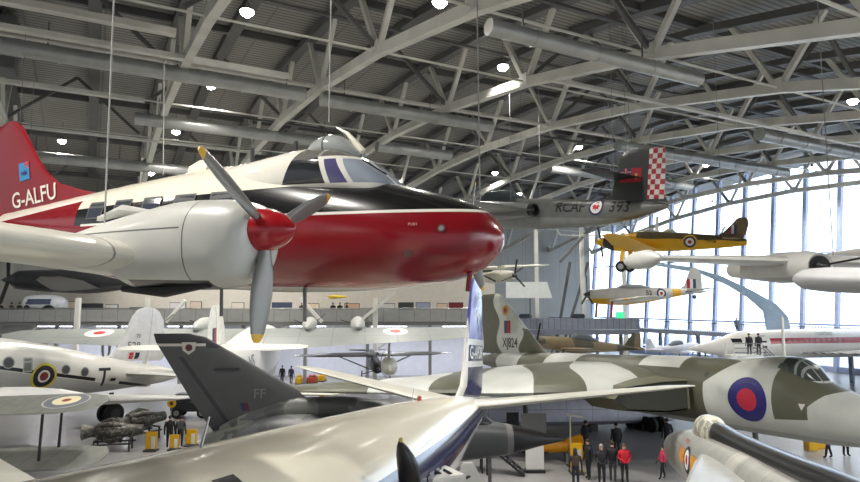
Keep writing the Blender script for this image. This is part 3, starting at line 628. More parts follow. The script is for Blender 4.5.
roundel(PV, [pf], (-4.6, 1, .05), (-1, 0, 0), (0, 0, 1), (0, -1, 0), [(40, 42, 90), (232, 230, 226), (180, 36, 46)], [.32, .21, .11])
letters('fuselage_code', PV, [pf], '52', .42, (-3.75, 1, .06), (-1, 0, 0), (0, 0, 1), (0, -1, 0), (70, 72, 76), .012)
letters('serial_number', PV, [pf], 'XF597', .17, (-6.5, 1, .16), (-1, 0, 0), (0, 0, 1), (0, -1, 0), (60, 62, 66), .01)
for s in (-1, 1):
    foil([(-1.0, s*.3, -.5, 2.3, .3), (-1.1, s*2, -.44, 2.0, .26), (-1.3, s*5.2, -.28, 1.3, .12), (-1.6, s*5.4, -.26, .5, .03)]).build('wing', paint('trainer_wing', (206, 206, 200), [((228, 178, 30), 'abs(y) > 2.6 and abs(y) < 3.2')], rough=.3), PV)
    foil([(-6.4, s*.1, .3, 1.1, .1), (-6.6, s*2.1, .34, .7, .05)]).build('tailplane', flat((190, 190, 188)), PV)
    lg = MB().bar((-1.0, s*1.3, -.5), (-.9, s*1.3, -1.5), .12).build('landing_gear_leg', flat((150, 60, 56)), PV)
sp = MB().lathe([(0, .22), (.15, .18), (.35, .02)], (0, 0, -.06), 'x', 16).build('spinner', flat((80, 80, 84)), PV)
for a in (90, 210, 330): MB().bar((.12, 0, -.06), (.12, math.cos(math.radians(a))*1.2, -.06+math.sin(math.radians(a))*1.2), .12, .03).build('propeller_blade', flat((60, 60, 62)), sp)
wheel('tail_wheel', (-7.0, 0, -.15), .14, .1, PV, HUB, TYRE)
body([(-1.9, .44, .3, .3), (-2.3, .62, .3, .4), (-3.2, .62, .3, .4), (-4.0, .46, .3, .3)], n=20).build('cockpit_canopy', flat((176, 180, 180)), PV)

# ------------------------------------------------------------------ silver four engined transport at the left
HS = root('silver_transport', 'silver propeller transport with black cheat line and fin numbered 528, at the left', 'airplane', (-18.5, 43.54, 2.475), (244.71, 4.32, -2.74)); HS.scale = (.85, .85, .85)
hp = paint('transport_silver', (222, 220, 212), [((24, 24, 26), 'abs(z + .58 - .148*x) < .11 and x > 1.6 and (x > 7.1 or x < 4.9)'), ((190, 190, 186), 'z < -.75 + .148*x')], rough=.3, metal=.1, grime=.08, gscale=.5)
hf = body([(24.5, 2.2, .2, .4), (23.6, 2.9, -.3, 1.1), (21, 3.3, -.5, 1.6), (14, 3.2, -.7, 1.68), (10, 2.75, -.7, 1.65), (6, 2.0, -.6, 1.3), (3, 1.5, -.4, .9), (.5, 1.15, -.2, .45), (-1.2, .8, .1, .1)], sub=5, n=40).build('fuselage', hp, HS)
hfin = foil([(7.2, 0, 1.6, 6.8, .1), (5.2, 0, 2.0, 5.2, .3), (4.4, 0, 2.9, 4.2, .34), (4.0, 0, 4.2, 3.5, .3), (3.7, 0, 5.0, 2.9, .24), (3.3, 0, 5.5, 2.1, .16), (2.7, 0, 5.75, 1.0, .06)], True).build('fin', paint('fin_silver', (214, 214, 214), [((170, 170, 172), 'abs(x - 1.9) < .03')], rough=.35), HS)
letters('serial_number', HS, [hfin], '528', .8, (3.3, 2, 2.75), (-1, 0, 0), (0, 0, 1), (0, -1, 0), (90, 90, 92), .01)
letters('fin_code', HS, [hfin], '70', .42, (3.0, 2, 3.5), (-1, 0, 0), (0, 0, 1), (0, -1, 0), (110, 110, 112), .01)
decal('fin_flash', HS, [hfin], [rect2d(-.5, -.1, -.5, .5) + (flat((186, 44, 50)),), rect2d(.05, .45, -.5, .5) + (flat((40, 40, 60)),)], (3.1, 2, 1.75), (-1, 0, 0), (0, 0, 1), (0, -1, 0), .015)
roundel(HS, [hf], (11.0, 3, .85), (-1, 0, 0), (0, 0, 1), (0, -1, 0), [(212, 196, 70), (34, 32, 40), (226, 222, 214), (130, 48, 44)], [.85, .7, .4, .28])
letters('fuselage_code', HS, [hf], 'T-', 1.8, (6.1, 3, .55), (-1, 0, 0), (0, 0, 1), (0, -1, 0), (28, 28, 30), .012)
for x, r in ((13.35, .3), (9.55, .27), (8.08, .27), (15.6, .3), (17.2, .3)):
    decal('cabin_window', HS, [hf], [ring2d(r, r+.07, 20) + (flat((150, 150, 146)),), ring2d(.001, r, 20) + (flat((70, 72, 74)),)], (x, 3, -.05+.135*x), (-1, 0, 0), (0, 0, 1), (0, -1, 0), .014)
decal('cabin_door', HS, [hf], [rect2d(-.3, .3, -.45, .45) + (flat((170, 172, 168)),), rect2d(-.22, .22, -.35, .35) + (flat((120, 122, 118)),)], (12.15, 3, 1.6), (-1, 0, 0), (0, 0, 1), (0, -1, 0), .014)
MB().ball((13.6, 0, 3.25), .42, 14, (1.3, .8, .5)).build('astrodome', flat((60, 62, 66)), HS)
HWM = paint('transport_wing', (206, 206, 202), [((150, 150, 146), 'abs(y-9.2) < .03 or abs(y-12.5) < .02')], rough=.28, metal=.3, grime=.08)
for s in (-1, 1):
    foil([(17.2, s*1.2, -.25, 5.6, .8), (16.4, s*6, .15, 4.6, .66), (15.4, s*12, .75, 3.6, .5), (14.6, s*16.2, 1.3, 2.4, .26), (14.0, s*17.1, 1.4, 1.1, .06)]).build('wing', HWM, HS)
    foil([(4.6, s*.4, .75, 3.4, .3), (3.2, s*6.2, 1.0, 1.7, .14), (2.6, s*6.6, 1.0, .6, .04)]).build('tailplane', flat((204, 204, 200)), HS)
    for y in (4.6, 9.0):
        zc = -.3 + (y-1)*.1
        en = MB().lathe([(2.2, .52), (2.3, .62), (1.2, .66), (0, .62), (-1.8, .42), (-3.2, .12)], (16.6, s*y, zc+.12), 'x', 24).build('engine_nacelle', flat((208, 208, 204)), HS)
        MB().lathe([(2.22, .5), (1.9, .48)], (16.6, s*y, zc+.12), 'x', 20).build('cowl_mouth', flat((34, 34, 36)), en)
        sp = MB().lathe([(2.2, .2), (2.6, .16), (2.9, .02)], (16.6, s*y, zc+.12), 'x', 14).build('spinner', DARK, en)
    st = MB().bar((15.6, s*4.6, 0), (15.6, s*4.6, -3.2), .2).build('landing_gear_strut', BLACK, HS)
    wheel('wheel', (15.6, s*4.6, -3.35), .72, .5, HS, DARK, TYRE)

# ------------------------------------------------------------------ dark grey strike jet
TN = root('dark_grey_strike_jet', 'dark grey swept fin strike jet with black nose cone, passing behind the white airliner tail', 'airplane', (5.5, 25.4, 2.5), (8, 0, 0))
tp = paint('strike_grey', (72, 74, 76), [((9, 9, 10), 'x > -2.35'), ((104, 104, 104), 'x > -2.6 and x < -2.35'), ((58, 60, 62), 'n(.5) > .55 and x < -6'), ((104, 106, 102), 'n(.7) > .57 and x < -7')], rough=.42, grime=.1)
tf = body([(-.1, .0, -.08, .04), (-1.2, .3, -.26, .3), (-2.35, .6, -.5, .52), (-3.4, .78, -.62, .62), (-5, .88, -.75, .7), (-6.5, 1.05, -.85, 1.0), (-9, 1.3, -.8, 1.25), (-11, 1.3, -.75, 1.25), (-13, .85, -.6, 1.0), (-13.9, .6, -.5, .8)], sub=5, n=36, e=2.5).build('fuselage', tp, TN)
tfm = paint('strike_fin', (84, 85, 86), [((52, 53, 55), 'z > 3.9 or (z > 3.72 and x > -13.95 - .5*(z-3.7))'), ((206, 204, 196), 'abs(z - 3.84) < .05 and x < -14.0'), ((60, 61, 63), 'abs(x + 13.3 + .72*(z-1.2)) < .09 and z < 3.4')], rough=.45, grime=.08)
tfin = foil([(-10.0, 0, .3, 3.4, .3), (-10.2, 0, 1.7, 4.2, .3), (-10.6, 0, 2.1, 4.05, .27), (-13.75, 0, 3.95, 2.05, .2), (-14.0, 0, 4.12, 1.85, .18), (-14.6, 0, 4.26, 1.3, .06)], True).build('fin', tfm, TN)
foil([(-13.6, 0, .35, 2.3, .26), (-13.2, 0, 1.6, 1.5, .26)], True) if False else None
body([(-5.5, 1.2, .6, .2), (-7, 1.55, .6, .36), (-9, 1.84, .6, .42), (-10.6, 1.84, .6, .4), (-12, 1.5, .5, .36), (-13.4, .9, .3, .3)], n=24).build('spine', tp, TN)
decal('fin_badge', TN, [tfin], [([(-.26, .2), (.26, .2), (.22, -.1), (0, -.26), (-.22, -.1)], [(0, 1, 2, 3, 4)], flat((210, 206, 196))), ring2d(.001, .13, 16) + (flat((96, 44, 44)),)], (-14.6, -2, 3.74), (1, 0, 0), (0, 0, 1), (0, 1, 0), .02)
letters('fin_code', TN, [tfin], 'FF', .5, (-12.0, -2, 2.0), (1, 0, 0), (0, 0, 1), (0, 1, 0), (122, 122, 122), .012)
decal('fin_flash', TN, [tfin], [([(-.16, .14), (.1, .14), (.2, -.14), (-.06, -.14)], [(0, 1, 2, 3)], flat((52, 50, 92))), ([(.0, .14), (.1, .14), (.2, -.14), (.1, -.14)], [(0, 1, 2, 3)], flat((130, 54, 60)))], (-12.55, -2, 1.55), (1, 0, 0), (0, 0, 1), (0, 1, 0), .02)
MB().box((-13.2, -.22, 2.95), (.9, .1, .1)).build('fin_vent', flat((50, 51, 53)), TN)
for s in (-1, 1):
    foil([(-10.8, s*.9, .2, 2.6, .22), (-12.4, s*2.6, .1, 1.3, .1), (-12.8, s*2.8, .1, .6, .03)]).build('tailplane', flat((62, 63, 65)), TN)
    foil([(-7.0, s*1.0, .95, 3.4, .3), (-11.2, s*3.9, .9, 1.9, .16), (-12.6, s*4.6, .9, .7, .04)]).build('wing', flat((70, 72, 74)), TN)
    MB().prism([(-6.0, -.5), (-6.1, .55), (-9, .6), (-9, -.5)], s*.85, s*1.15, 'y').build('engine_intake', flat((66, 68, 70)), TN)
    st = MB().bar((-9.5, s*1.1, -.6), (-9.5, s*1.3, -2.1), .16).build('landing_gear_strut', BLACK, TN)
    wheel('wheel', (-9.5, s*1.3, -2.1), .38, .28, TN, DARK, TYRE)
tc = body([(-2.9, .62, .4, .2), (-3.5, 1.05, .4, .4), (-4.4, 1.28, .4, .45), (-6, 1.3, .4, .45), (-7, 1.1, .4, .3)], n=24).build('cockpit_canopy', paint('strike_canopy', (46, 50, 54), [((90, 92, 92), 'abs(x+3.7+.2*z) < .06 or abs(x+5.1) < .06')], rough=.15), TN)
MB().bar((-3.2, 0, -.6), (-3.2, 0, -2.2), .12).build('nose_gear_strut', DSTEEL, TN)
wheel('nose_wheel', (-3.2, 0, -2.25), .24, .2, TN, DARK, TYRE)

# ------------------------------------------------------------------ white flying boat
SL = root('flying_boat', 'white flying boat seen from behind, with broad grey roundelled wing and hanging floats', 'airplane', (-14.4, 50.5, 4.95), (96.5, 2.5, 0))
slp = paint('boat_white', (232, 231, 226), [((206, 205, 200), 'z < -2.6')], rough=.35, grime=.06)
sf = body([(9.5, -.8, -1.8, .5), (8.8, -.1, -2.6, 1.1), (7, .5, -3.6, 1.5), (3, .75, -4.4, 1.6), (-1, .7, -4.6, 1.55), (-5, .55, -3.9, 1.35), (-9, .5, -2.4, 1.1), (-12.5, .5, -1.2, .75), (-15.2, .45, -.5, .4), (-16, .35, -.1, .15)], sub=4, n=36, e=2.5).build('hull', slp, SL)
sfin = foil([(-9.4, 0, .4, 5.6, .3), (-10.2, 0, 1.0, 4.6, .5), (-10.9, 0, 2.2, 3.7, .42), (-11.4, 0, 3.0, 2.8, .3), (-12, 0, 3.3, 1.8, .08)], True).build('fin', paint('boat_fin', (234, 232, 226), [((196, 188, 170), 'abs(x + 13.2) < .05')], rough=.4), SL)
decal('fin_flash', SL, [sfin], [rect2d(-.35, .0, -.5, .5) + (flat((60, 60, 84)),), rect2d(.0, .35, -.5, .5) + (flat((160, 60, 60)),)], (-13.6, -2, 1.5), (1, 0, 0), (0, 0, 1), (0, 1, 0), .015)
swm = paint('boat_wing_grey', (146, 150, 146), [((124, 128, 126), 'abs((y % 2.6) - 1.3) < .03 or abs(x + 1.2) < .03')], rough=.45, grime=.08, gscale=.6)
def tilt(o, k, x0=0.):
    for v in o.data.vertices: v.co.z += k*(v.co.x - x0)
for s in (-1, 1):
    sw = foil([(2.4, s*.8, -.1, 6.4, 1.0), (2.2, s*8, .12, 5.2, .66), (1.9, s*15.5, .3, 4.2, .4), (1.4, s*18, .35, 3.0, .2), (.4, s*18.8, .36, 1.2, .04)], camber=.2).build('wing', swm, SL); tilt(sw, .13)
    roundel(SL, [sw], (-.1, s*11.6, 3), (0, 1, 0), (1, 0, 0), (0, 0, -1), [(226, 224, 218), (190, 60, 60)], [1.05, .45])
    for y in (4.4, 8.5):
        en = MB().lathe([(3.9, .4), (4.0, .56), (2.8, .62), (1.2, .5), (.2, .25), (-.3, .05)], (0, s*y, .8+.01*y), 'x', 24).build('engine_nacelle', flat((186, 188, 182)), SL)
        MB().lathe([(3.92, .38), (3.5, .34)], (0, s*y, .8+.01*y), 'x', 18).build('cowl_mouth', BLACK, en)
        for a in (20, 140, 260): MB().bar((4.15, s*y, .6), (4.15, s*y+1.6*math.cos(math.radians(a)), .6+1.6*math.sin(math.radians(a))), .2, .05).build('propeller_blade', flat((40, 40, 42)), en)
    fl_ = body([(2.0, -2.0, -2.3, .1), (1.3, -1.7, -2.8, .45), (0, -1.6, -3.1, .68), (-1.4, -1.75, -2.9, .6), (-2.4, -2.0, -2.4, .1)], cy=s*11.1, n=20).build('wing_float', flat((222, 220, 208)), SL)
    for x in (.8, -.8): MB().bar((x, s*11.1, -.1), (x*.6, s*11.1, -1.8), .14).build('float_strut', flat((196, 196, 190)), fl_)
    tp_ = foil([(-11.2, s*.3, .75, 3.0, .24), (-11.9, s*5.0, .78, 2.0, .14), (-12.3, s*5.5, .78, 1.0, .04)]).build('tailplane', flat((214, 212, 200)), SL); tilt(tp_, .0, -12.5)
MB().lathe([(-.9, .1), (-.6, .45), (0, .5), (.3, .4)], (-15.9, 0, .0), 'x', 18).build('tail_turret', flat((60, 64, 68)), SL)
letters('hull_letter', SL, [sf], 'NS', 1.4, (-7.0, -3, -1.0), (1, 0, 0), (0, 0, 1), (0, 1, 0), (110, 112, 116), .01)
for dy in (-1, 1): MB().bar((1.5, dy*1.2, -4.2), (1.5, dy*1.6, -5.0), .3).build('beaching_leg', DARK, SL)

# ------------------------------------------------------------------ white supersonic airliner at the right
CN = root('supersonic_airliner', 'white supersonic airliner with red stripe and drooping needle nose, far right', 'airplane', (22.02, 53.58, 4.1), (196, .29, 0)); CN.scale = (.8, .95, .98)
cnp = paint('supersonic_white', (234, 232, 226), [((176, 40, 50), 'z > .12 and z < .62 and x < -9.6'), ((30, 32, 36), 'z > .28 and z < .62 and x > -6.0 and x < -4.9 and abs(y) > .2')], rough=.25, grime=.05, coat=.3)
nf = body([(0, -.22, -.3, .04), (-1.5, .1, -.55, .3), (-3, .38, -.8, .55), (-4.6, .72, -1.05, .85), (-6, 1.08, -1.2, 1.05), (-8, 1.28, -1.28, 1.14), (-12, 1.34, -1.3, 1.16), (-34, 1.34, -1.3, 1.16)], sub=4, n=40).build('fuselage', cnp, CN)
for s in (-1, 1):
    mb = foil([(-13.5, s*1.0, -.75, 30, .3), (-18, s*2.2, -.75, 25, .4), (-26, s*5.5, -.8, 16, .3), (-34, s*9.8, -.8, 6, .1)])
    wo = mb.build('wing', paint('supersonic_wing', (222, 222, 218), [((84, 80, 74), '(2.0*x + 3*abs(y)) % 1.1 < .5 and x + 2.1*abs(y) > -15.6 and x < -14')], rough=.4), CN)
letters('door_title', CN, [nf], 'CONCORDE', .42, (-17.5, 3, .95), (-1, 0, 0), (0, 0, 1), (0, -1, 0), (130, 120, 116), .006)
decal('cabin_door', CN, [nf], [rect2d(-.42, .42, -.75, .75) + (flat((24, 22, 24)),)], (-8.7, 3, .1), (-1, 0, 0), (0, 0, 1), (0, -1, 0), .014)
for k in range(12): decal('cabin_window', CN, [nf], [rect2d(-.09, .09, -.12, .12, 2, 2) + (flat((50, 52, 58)),)], (-11 - k*.8, 3, .4), (-1, 0, 0), (0, 0, 1), (0, -1, 0), .016)
MB().bar((-9, 0, -1.2), (-9, 0, -4.1), .2).build('nose_gear_strut', DSTEEL, CN)
MB().bar((-2.2, 0, -.4), (-2.2, 0, -4.15), .12).build('nose_trestle', DARK, CN)

# ------------------------------------------------------------------ pale twin jet hanging at the right edge
CA = root('pale_twin_jet_bomber', 'pale grey twin jet bomber hanging at the right edge with wing tip tank', 'airplane', (17.8, 16.98, 9.0), (-92.37, -1.5, .26))
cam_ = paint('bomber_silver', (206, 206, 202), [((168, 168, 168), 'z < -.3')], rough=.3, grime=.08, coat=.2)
body([(.6, .1, -.1, .1), (0, .5, -.5, .5), (-2, .9, -.95, .95), (-9, .95, -.95, .95), (-14, .6, -.4, .55), (-18, .4, .2, .1)], n=32).build('fuselage', cam_, CA)
for s in (-1, 1):
    foil([(-5.0, s*.7, .1, 4.6, .55), (-5.1, s*3.2, .25, 4.4, .5), (-5.3, s*5.2, .3, 4.0, .42), (-6.2, s*9.6, .5, 2.2, .2)]).build('wing', cam_, CA)
    tt = MB().lathe([(2.2, .02), (1.7, .22), (.8, .36), (-.6, .36), (-1.8, .2), (-2.5, .03)], (-6.7, s*9.85, .42), 'x', 20).build('tip_tank', flat((198, 198, 194)), CA)
    en = MB().lathe([(.0, .34), (.1, .44), (-.6, .56), (-2.6, .6), (-5, .45), (-6.6, .34)], (-4.3, s*4.5, .08), 'x', 28).build('engine_nacelle', cam_, CA)
    MB().lathe([(.04, .36), (-.3, .3)], (-4.3, s*4.5, .08), 'x', 20).build('engine_intake', BLACK, en)
    MB().lathe([(.5, .02), (.3, .12), (0, .22), (-.3, .24)], (-4.3, s*4.5, .08), 'x', 18).build('intake_bullet', flat((36, 36, 38)), en)
    MB().tube([(-4.1, s*4.5, .1), (-1.2, s*3.6, .5)], .035, 8).build('intake_probe', BLACK, en)
p0, p1 = at(797, 279, 19), at(880, 281, 16.5)
lp = CA.matrix_world.inverted(); rings = []
for t, r in ((0, .05), (.05, .2), (.16, .32), (.4, .36), (1, .36)):
    c = lp @ p0.lerp(p1, t); a = (lp @ p1 - lp @ p0).normalized(); u = a.cross(Vector((0, 0, 1))).normalized(); v = u.cross(a)
    rings.append([c + u*(r*1.6*math.cos(2*PI*k/20)) + v*(r*math.sin(2*PI*k/20)) for k in range(20)])
MB().loft(rings).build('underwing_pod', flat((176, 177, 178)), CA)

# ------------------------------------------------------------------ bare metal fighter at the lower right
LT = root('bare_metal_fighter', 'bare metal jet fighter with black spine and orange barred roundel, lower right corner', 'airplane', (8.4, 21.3, 3.23), (81.07, -3.47, -.51))
lm = paint('fighter_metal', (186, 186, 180), [((150, 150, 144), '(x % 1.3) < .025 or abs(z - .35) < .01'), ((214, 212, 204), 'x > -7.6 and x < -6.9 and z > .35')], rough=.34, metal=.45, grime=.12, coat=.1)
lf = body([(.42, .22, -.62, .4), (.3, .3, -.72, .5), (-.6, .5, -.85, .58), (-2.4, .76, -.95, .64), (-4.5, .85, -1.05, .72), (-8, .95, -1.15, .76), (-12, .95, -1.1, .74), (-15, .7, -.85, .66)], sub=5, n=40, e=2.3).build('fuselage', lm, LT)
MB().lathe([(.03, .27), (-.4, .22)], (.42, 0, -.2), 'x', 24).build('nose_intake', BLACK, LT)
MB().lathe([(.55, .01), (.3, .1), (-.2, .2)], (.42, 0, -.2), 'x', 20).build('shock_cone', flat((120, 110, 90)), LT)
body([(-4.0, 1.18, .6, .16), (-4.6, 1.24, .6, .22), (-6, 1.2, .6, .22), (-9, 1.24, .6, .22), (-11.2, 1.3, .6, .22), (-14.5, 1.3, .6, .2)], n=24, e=3).build('spine', paint('spine_black', (24, 24, 26), rough=.3, coat=.3), LT)
body([(-2.5, .8, .5, .2), (-2.9, 1.1, .5, .3), (-3.4, 1.33, .5, .36), (-4.0, 1.36, .5, .34), (-4.5, 1.2, .5, .28)], n=24).build('cockpit_canopy', paint('canopy_cloudy', (150, 152, 138), [((206, 202, 184), 'n(3) > .5'), ((210, 206, 190), 'abs(x+2.9) < .06')], rough=.25), LT)
foil([(-11.6, 0, 1.2, 4.2, .2), (-15.4, 0, 3.4, 1.6, .12), (-15.8, 0, 3.5, .8, .04)], True).build('fin', flat((22, 22, 24)), LT)
for s in (-1, 1):
    lw = foil([(-4.4, s*.45, .42, 6.2, .26), (-6.0, s*1.05, .45, 5.2, .22), (-8.3, s*1.78, .48, 4.4, .18), (-14.2, s*5.0, .4, 2.0, .06)], camber=.3).build('wing', paint('fighter_wing', (192, 192, 188), [((140, 140, 136), 'abs(x + 5.6 + 3.0*(abs(y)-.8)) < .03 or abs(x + 9) < .02')], rough=.3, metal=.4, coat=.1), LT)
roundel(LT, [lf], (-3.7, 3, .12), (-1, 0, 0), (0, 0, 1), (0, -1, 0), [(44, 44, 64), (232, 230, 226), (190, 40, 50)], [.36, .27, .13])
for s in (-1, 1):
    q = [rect2d(-.3, .3, -.2, .2, 3, 2) + (flat((226, 150, 50)),)] + [([(-.3+k*.2, -.2), (-.2+k*.2, .2), (-.1+k*.2, -.2)], [(0, 1, 2)], flat((40, 36, 34))) for k in range(3)]
    decal('squadron_bar', LT, [lf], q, (-3.7 + s*.72, 3, .14), (-1, 0, 0), (0, 0, 1), (0, -1, 0), .012)
letters('stencil', LT, [lf], 'RESCUE', .14, (-3.2, 3, .55), (-1, 0, 0), (0, 0, 1), (0, -1, 0), (180, 60, 60), .01)
for s in (-1, 1):
    st = MB().bar((-8.5, s*1.5, .2), (-8.8, s*1.8, -3.3), .14).build('landing_gear_strut', DSTEEL, LT)
    wheel('wheel', (-8.8, s*1.85, -3.35), .38, .2, LT, DARK, TYRE)
MB().bar((-2.4, 0, -.8), (-2.5, 0, -3.0), .12).build('nose_gear_strut', DSTEEL, LT)
wheel('nose_wheel', (-2.5, 0, -3.06), .3, .18, LT, DARK, TYRE)
# ------------------------------------------------------------------ galleries
PANEL = paint('gallery_panel', (150, 151, 148), [((112, 113, 112), 'x % 1.5 < .05'), ((132, 133, 131), 'z > 7.05')], rough=.5, grime=.08)
g = root('upper_gallery', 'upper gallery with grey panelled railing running along the far side', 'gallery', (0, 0, 0))
GY = 60.
MB().box((-30, GY+3.5, 5.8), (74, 7, .45)).build('deck', flat((120, 120, 118)), g)
MB().box((-30, GY-.05, 6.52), (74, .08, 1.2)).build('railing_panels', PANEL, g)
MB().tube([(-67, GY-.05, 7.2), (7, GY-.05, 7.2)], .05, 8).build('handrail', BARE, g)
for k in range(13): MB().box((-66+6*k, GY+.4, 2.8), (.3, .3, 5.6)).build('gallery_post', flat((140, 141, 142)), g)
for k in (0, 2, 4, 6, 8, 10): MB().bar((-62+6*k, GY+.4, 5.5), (-66+6*k, GY+.4, 2.6), .18).build('brace', flat((190, 190, 192)), g)
struct(MB().box((-30, GY+7.2, 8.3), (74, .3, 5.2)).build('wall_gallery', paint('gallery_wall', (214, 208, 196), rough=.6, grime=.06), smooth=0))
struct(MB().box((-30, GY+7.2, 2.8), (74, .3, 5.6)).build('wall_undercroft', paint('undercroft_wall', (226, 228, 238), rough=.6, grime=.06), smooth=0))
TUBE = glow('tube_glow', (235, 238, 255), 9.)
for i, (x, lab) in enumerate(((-37, 'far left'), (-31, 'left of the numbered silver fin'), (-24, 'behind the numbered silver fin'), (-12, 'behind the grey strike fin'), (-4, 'behind the dark high wing'), (3, 'behind the blue airliner fin'))):
    t = root('strip_light', 'white strip light under the far gallery, ' + lab, 'light', (x, GY+1.5, 5.42), group='strip lights under the gallery')
    MB().box((0, 0, .08), (3.6, .3, .12)).build('strip_housing', WHITE, t); MB().box((0, 0, 0), (3.5, .24, .06)).build('tube', TUBE, t)
    ld = bpy.data.lights.new('strip_lamp', 'AREA'); ld.shape = 'RECTANGLE'; ld.size = 3.5; ld.size_y = .3; ld.energy = 330; ld.color = (.92, .94, 1)
    lo = bpy.data.objects.new('strip_lamp', ld); COL.objects.link(lo); lo.location = (0, 0, -.06); lo.parent = t
# walkway before the glass wall
wk = root('glass_wall_walkway', 'raised walkway with open railing in front of the glass end wall', 'walkway', H(65.5, 0)); wk.rotation_euler.z = RA
BLU = paint('walkway_steel', (120, 128, 150), rough=.45)
MB().box((52, 0, 4.0), (72, 2.6, .5)).build('deck', flat((150, 158, 176)), wk)
mb = MB()
for k in range(240): mb.box((16.2+.3*k, 1.25, 4.75), (.05, .05, 1.0))
mb.build('balusters', BLU, wk, smooth=0)
MB().bar((16, 1.25, 5.28), (88, 1.25, 5.28), .09).build('handrail', BLU, wk)
for k in range(13): MB().box((17+5.8*k, 0, 1.9), (.32, .32, 3.8)).build('walkway_post', BLU, wk)
# steel columns rising to the roof
for px, py, Y, top, lab in ((537.5, 345, 66, 17., 'tall steel column right of the camouflaged fin'), (584, 345, 68, 19., 'tall steel column below the yellow trainer nose'), (626, 340, 74, 16., 'steel column behind the silver trainer'), (76, 345, 58, 8.2, 'steel column at the left gallery railing'), (375, 345, 58.5, 8.2, 'steel column at the gallery beside the blue fin'), (146, 345, 59, 8.2, 'steel column behind the numbered silver fin')):
    P = at(px, py, Y); t = root('steel_column', lab, 'column', (P.x, P.y, 0), group='steel columns')
    MB().box((0, 0, top/2), (.42, .42, top)).build('column_shaft', STEEL, t, bevel=.04); MB().box((0, 0, .1), (.8, .8, .2)).build('base_plate', DSTEEL, t)
for (a, b, Y, lab) in (((395, 292), (352, 328), 58, 'slanting white brace left of the blue fin'), ((300, 298), (322, 322), 58, 'slanting white brace behind the lowest propeller blade'), ((570, 262), (556, 345), 69.5, 'slanting brace between two tall columns'), ((588, 262), (563, 345), 71, 'second slanting brace between two tall columns'), ((560, 262), (612, 205), 66, 'slanting grey brace below the yellow trainer'), ((185, 300), (166, 322), 58, 'slanting brace right of the white rounded fin')):
    o = MB().bar(at(*a, Y), at(*b, Y), .28).build('slanting_brace', DSTEEL if Y > 60 else STEEL); tag(o, lab, 'brace', 'slanting braces')

# things on the gallery
def gat(px, z=6.05, Y=GY+2): P = at(px, 300, Y); return Vector((P.x, Y, z))
def board(px, w, h, col, lab, z=6.2, Y=GY+5, frame=(60, 60, 62)):
    P = gat(px, z, Y); t = root('display_board', lab, 'board', P, group='boards on the gallery')
    MB().box((0, 0, h/2), (w, .12, h)).build('panel', flat(col), t); MB().box((0, .05, h/2), (w+.12, .08, h+.12)).build('board_frame', flat(frame), t)
    for s in (-1, 1): MB().box((s*w*.35, .05, -.08), (.08, .4, .16)).build('foot', DARK, t)
for a in ((92, 2.2, 1.4, (52, 54, 56), 'dark display board right of the black wheel'), (112, 1.2, 1.3, (206, 204, 200), 'pale text board between two dark boards'), (139, 1.8, 1.0, (58, 60, 62), 'dark board just left of the rounded silver fin'), (72, 1.0, 1.6, (222, 212, 190), 'cream board beside the black wheel'), (178, 1.6, 1.5, (210, 204, 206), 'pale pink board right of the rounded silver fin'), (196, 1.1, 1.6, (200, 182, 170), 'warm beige board behind the white fin'), (238, 1.2, 1.5, (216, 206, 196), 'pale board left of the lowest propeller blade'), (282, 2.0, 1.5, (70, 78, 104), 'blue grey board right of the lowest propeller blade'), (313, 1.2, 1.4, (226, 206, 176), 'warm lit board under the nose'), (352, 1.5, 1.4, (202, 168, 140), 'tan board with warm light under the nose'), (386, 1.8, 1.4, (206, 206, 204), 'pale diagram board left of the dark picture'), (406, 1.5, 1.5, (54, 58, 56), 'dark picture board under the nose'), (423, 1.4, 1.5, (150, 156, 178), 'blue white picture board under the nose tip'), (442, 1.0, 1.4, (216, 190, 166), 'small warm board near the blue fin'), (456, 1.4, 1.5, (110, 30, 38), 'dark red board just left of the blue fin')): board(*a)
# white nose section with a black wheel
t = root('cockpit_section', 'white aircraft nose section with black wheel on the left gallery', 'exhibit', gat(45, 6.05, GY+2.5))
body([(2.2, 1.9, .9, .3), (1.6, 2.3, .5, .8), (.2, 2.5, .4, 1.0), (-1.6, 2.4, .5, 1.0), (-1.7, 2.3, .6, .9)], n=24).build('shell', paint('section_white', (214, 218, 224), [((80, 90, 112), 'z > 1.5 and z < 2.05 and x < 1.1 and x > -1.2')], rough=.3), t)
wheel('wheel', (1.1, -1.2, .75), .72, .4, t, HUB, TYRE)
MB().box((-.6, -.2, .25), (1.6, 1.2, .5)).build('cradle', flat((170, 160, 90)), t)

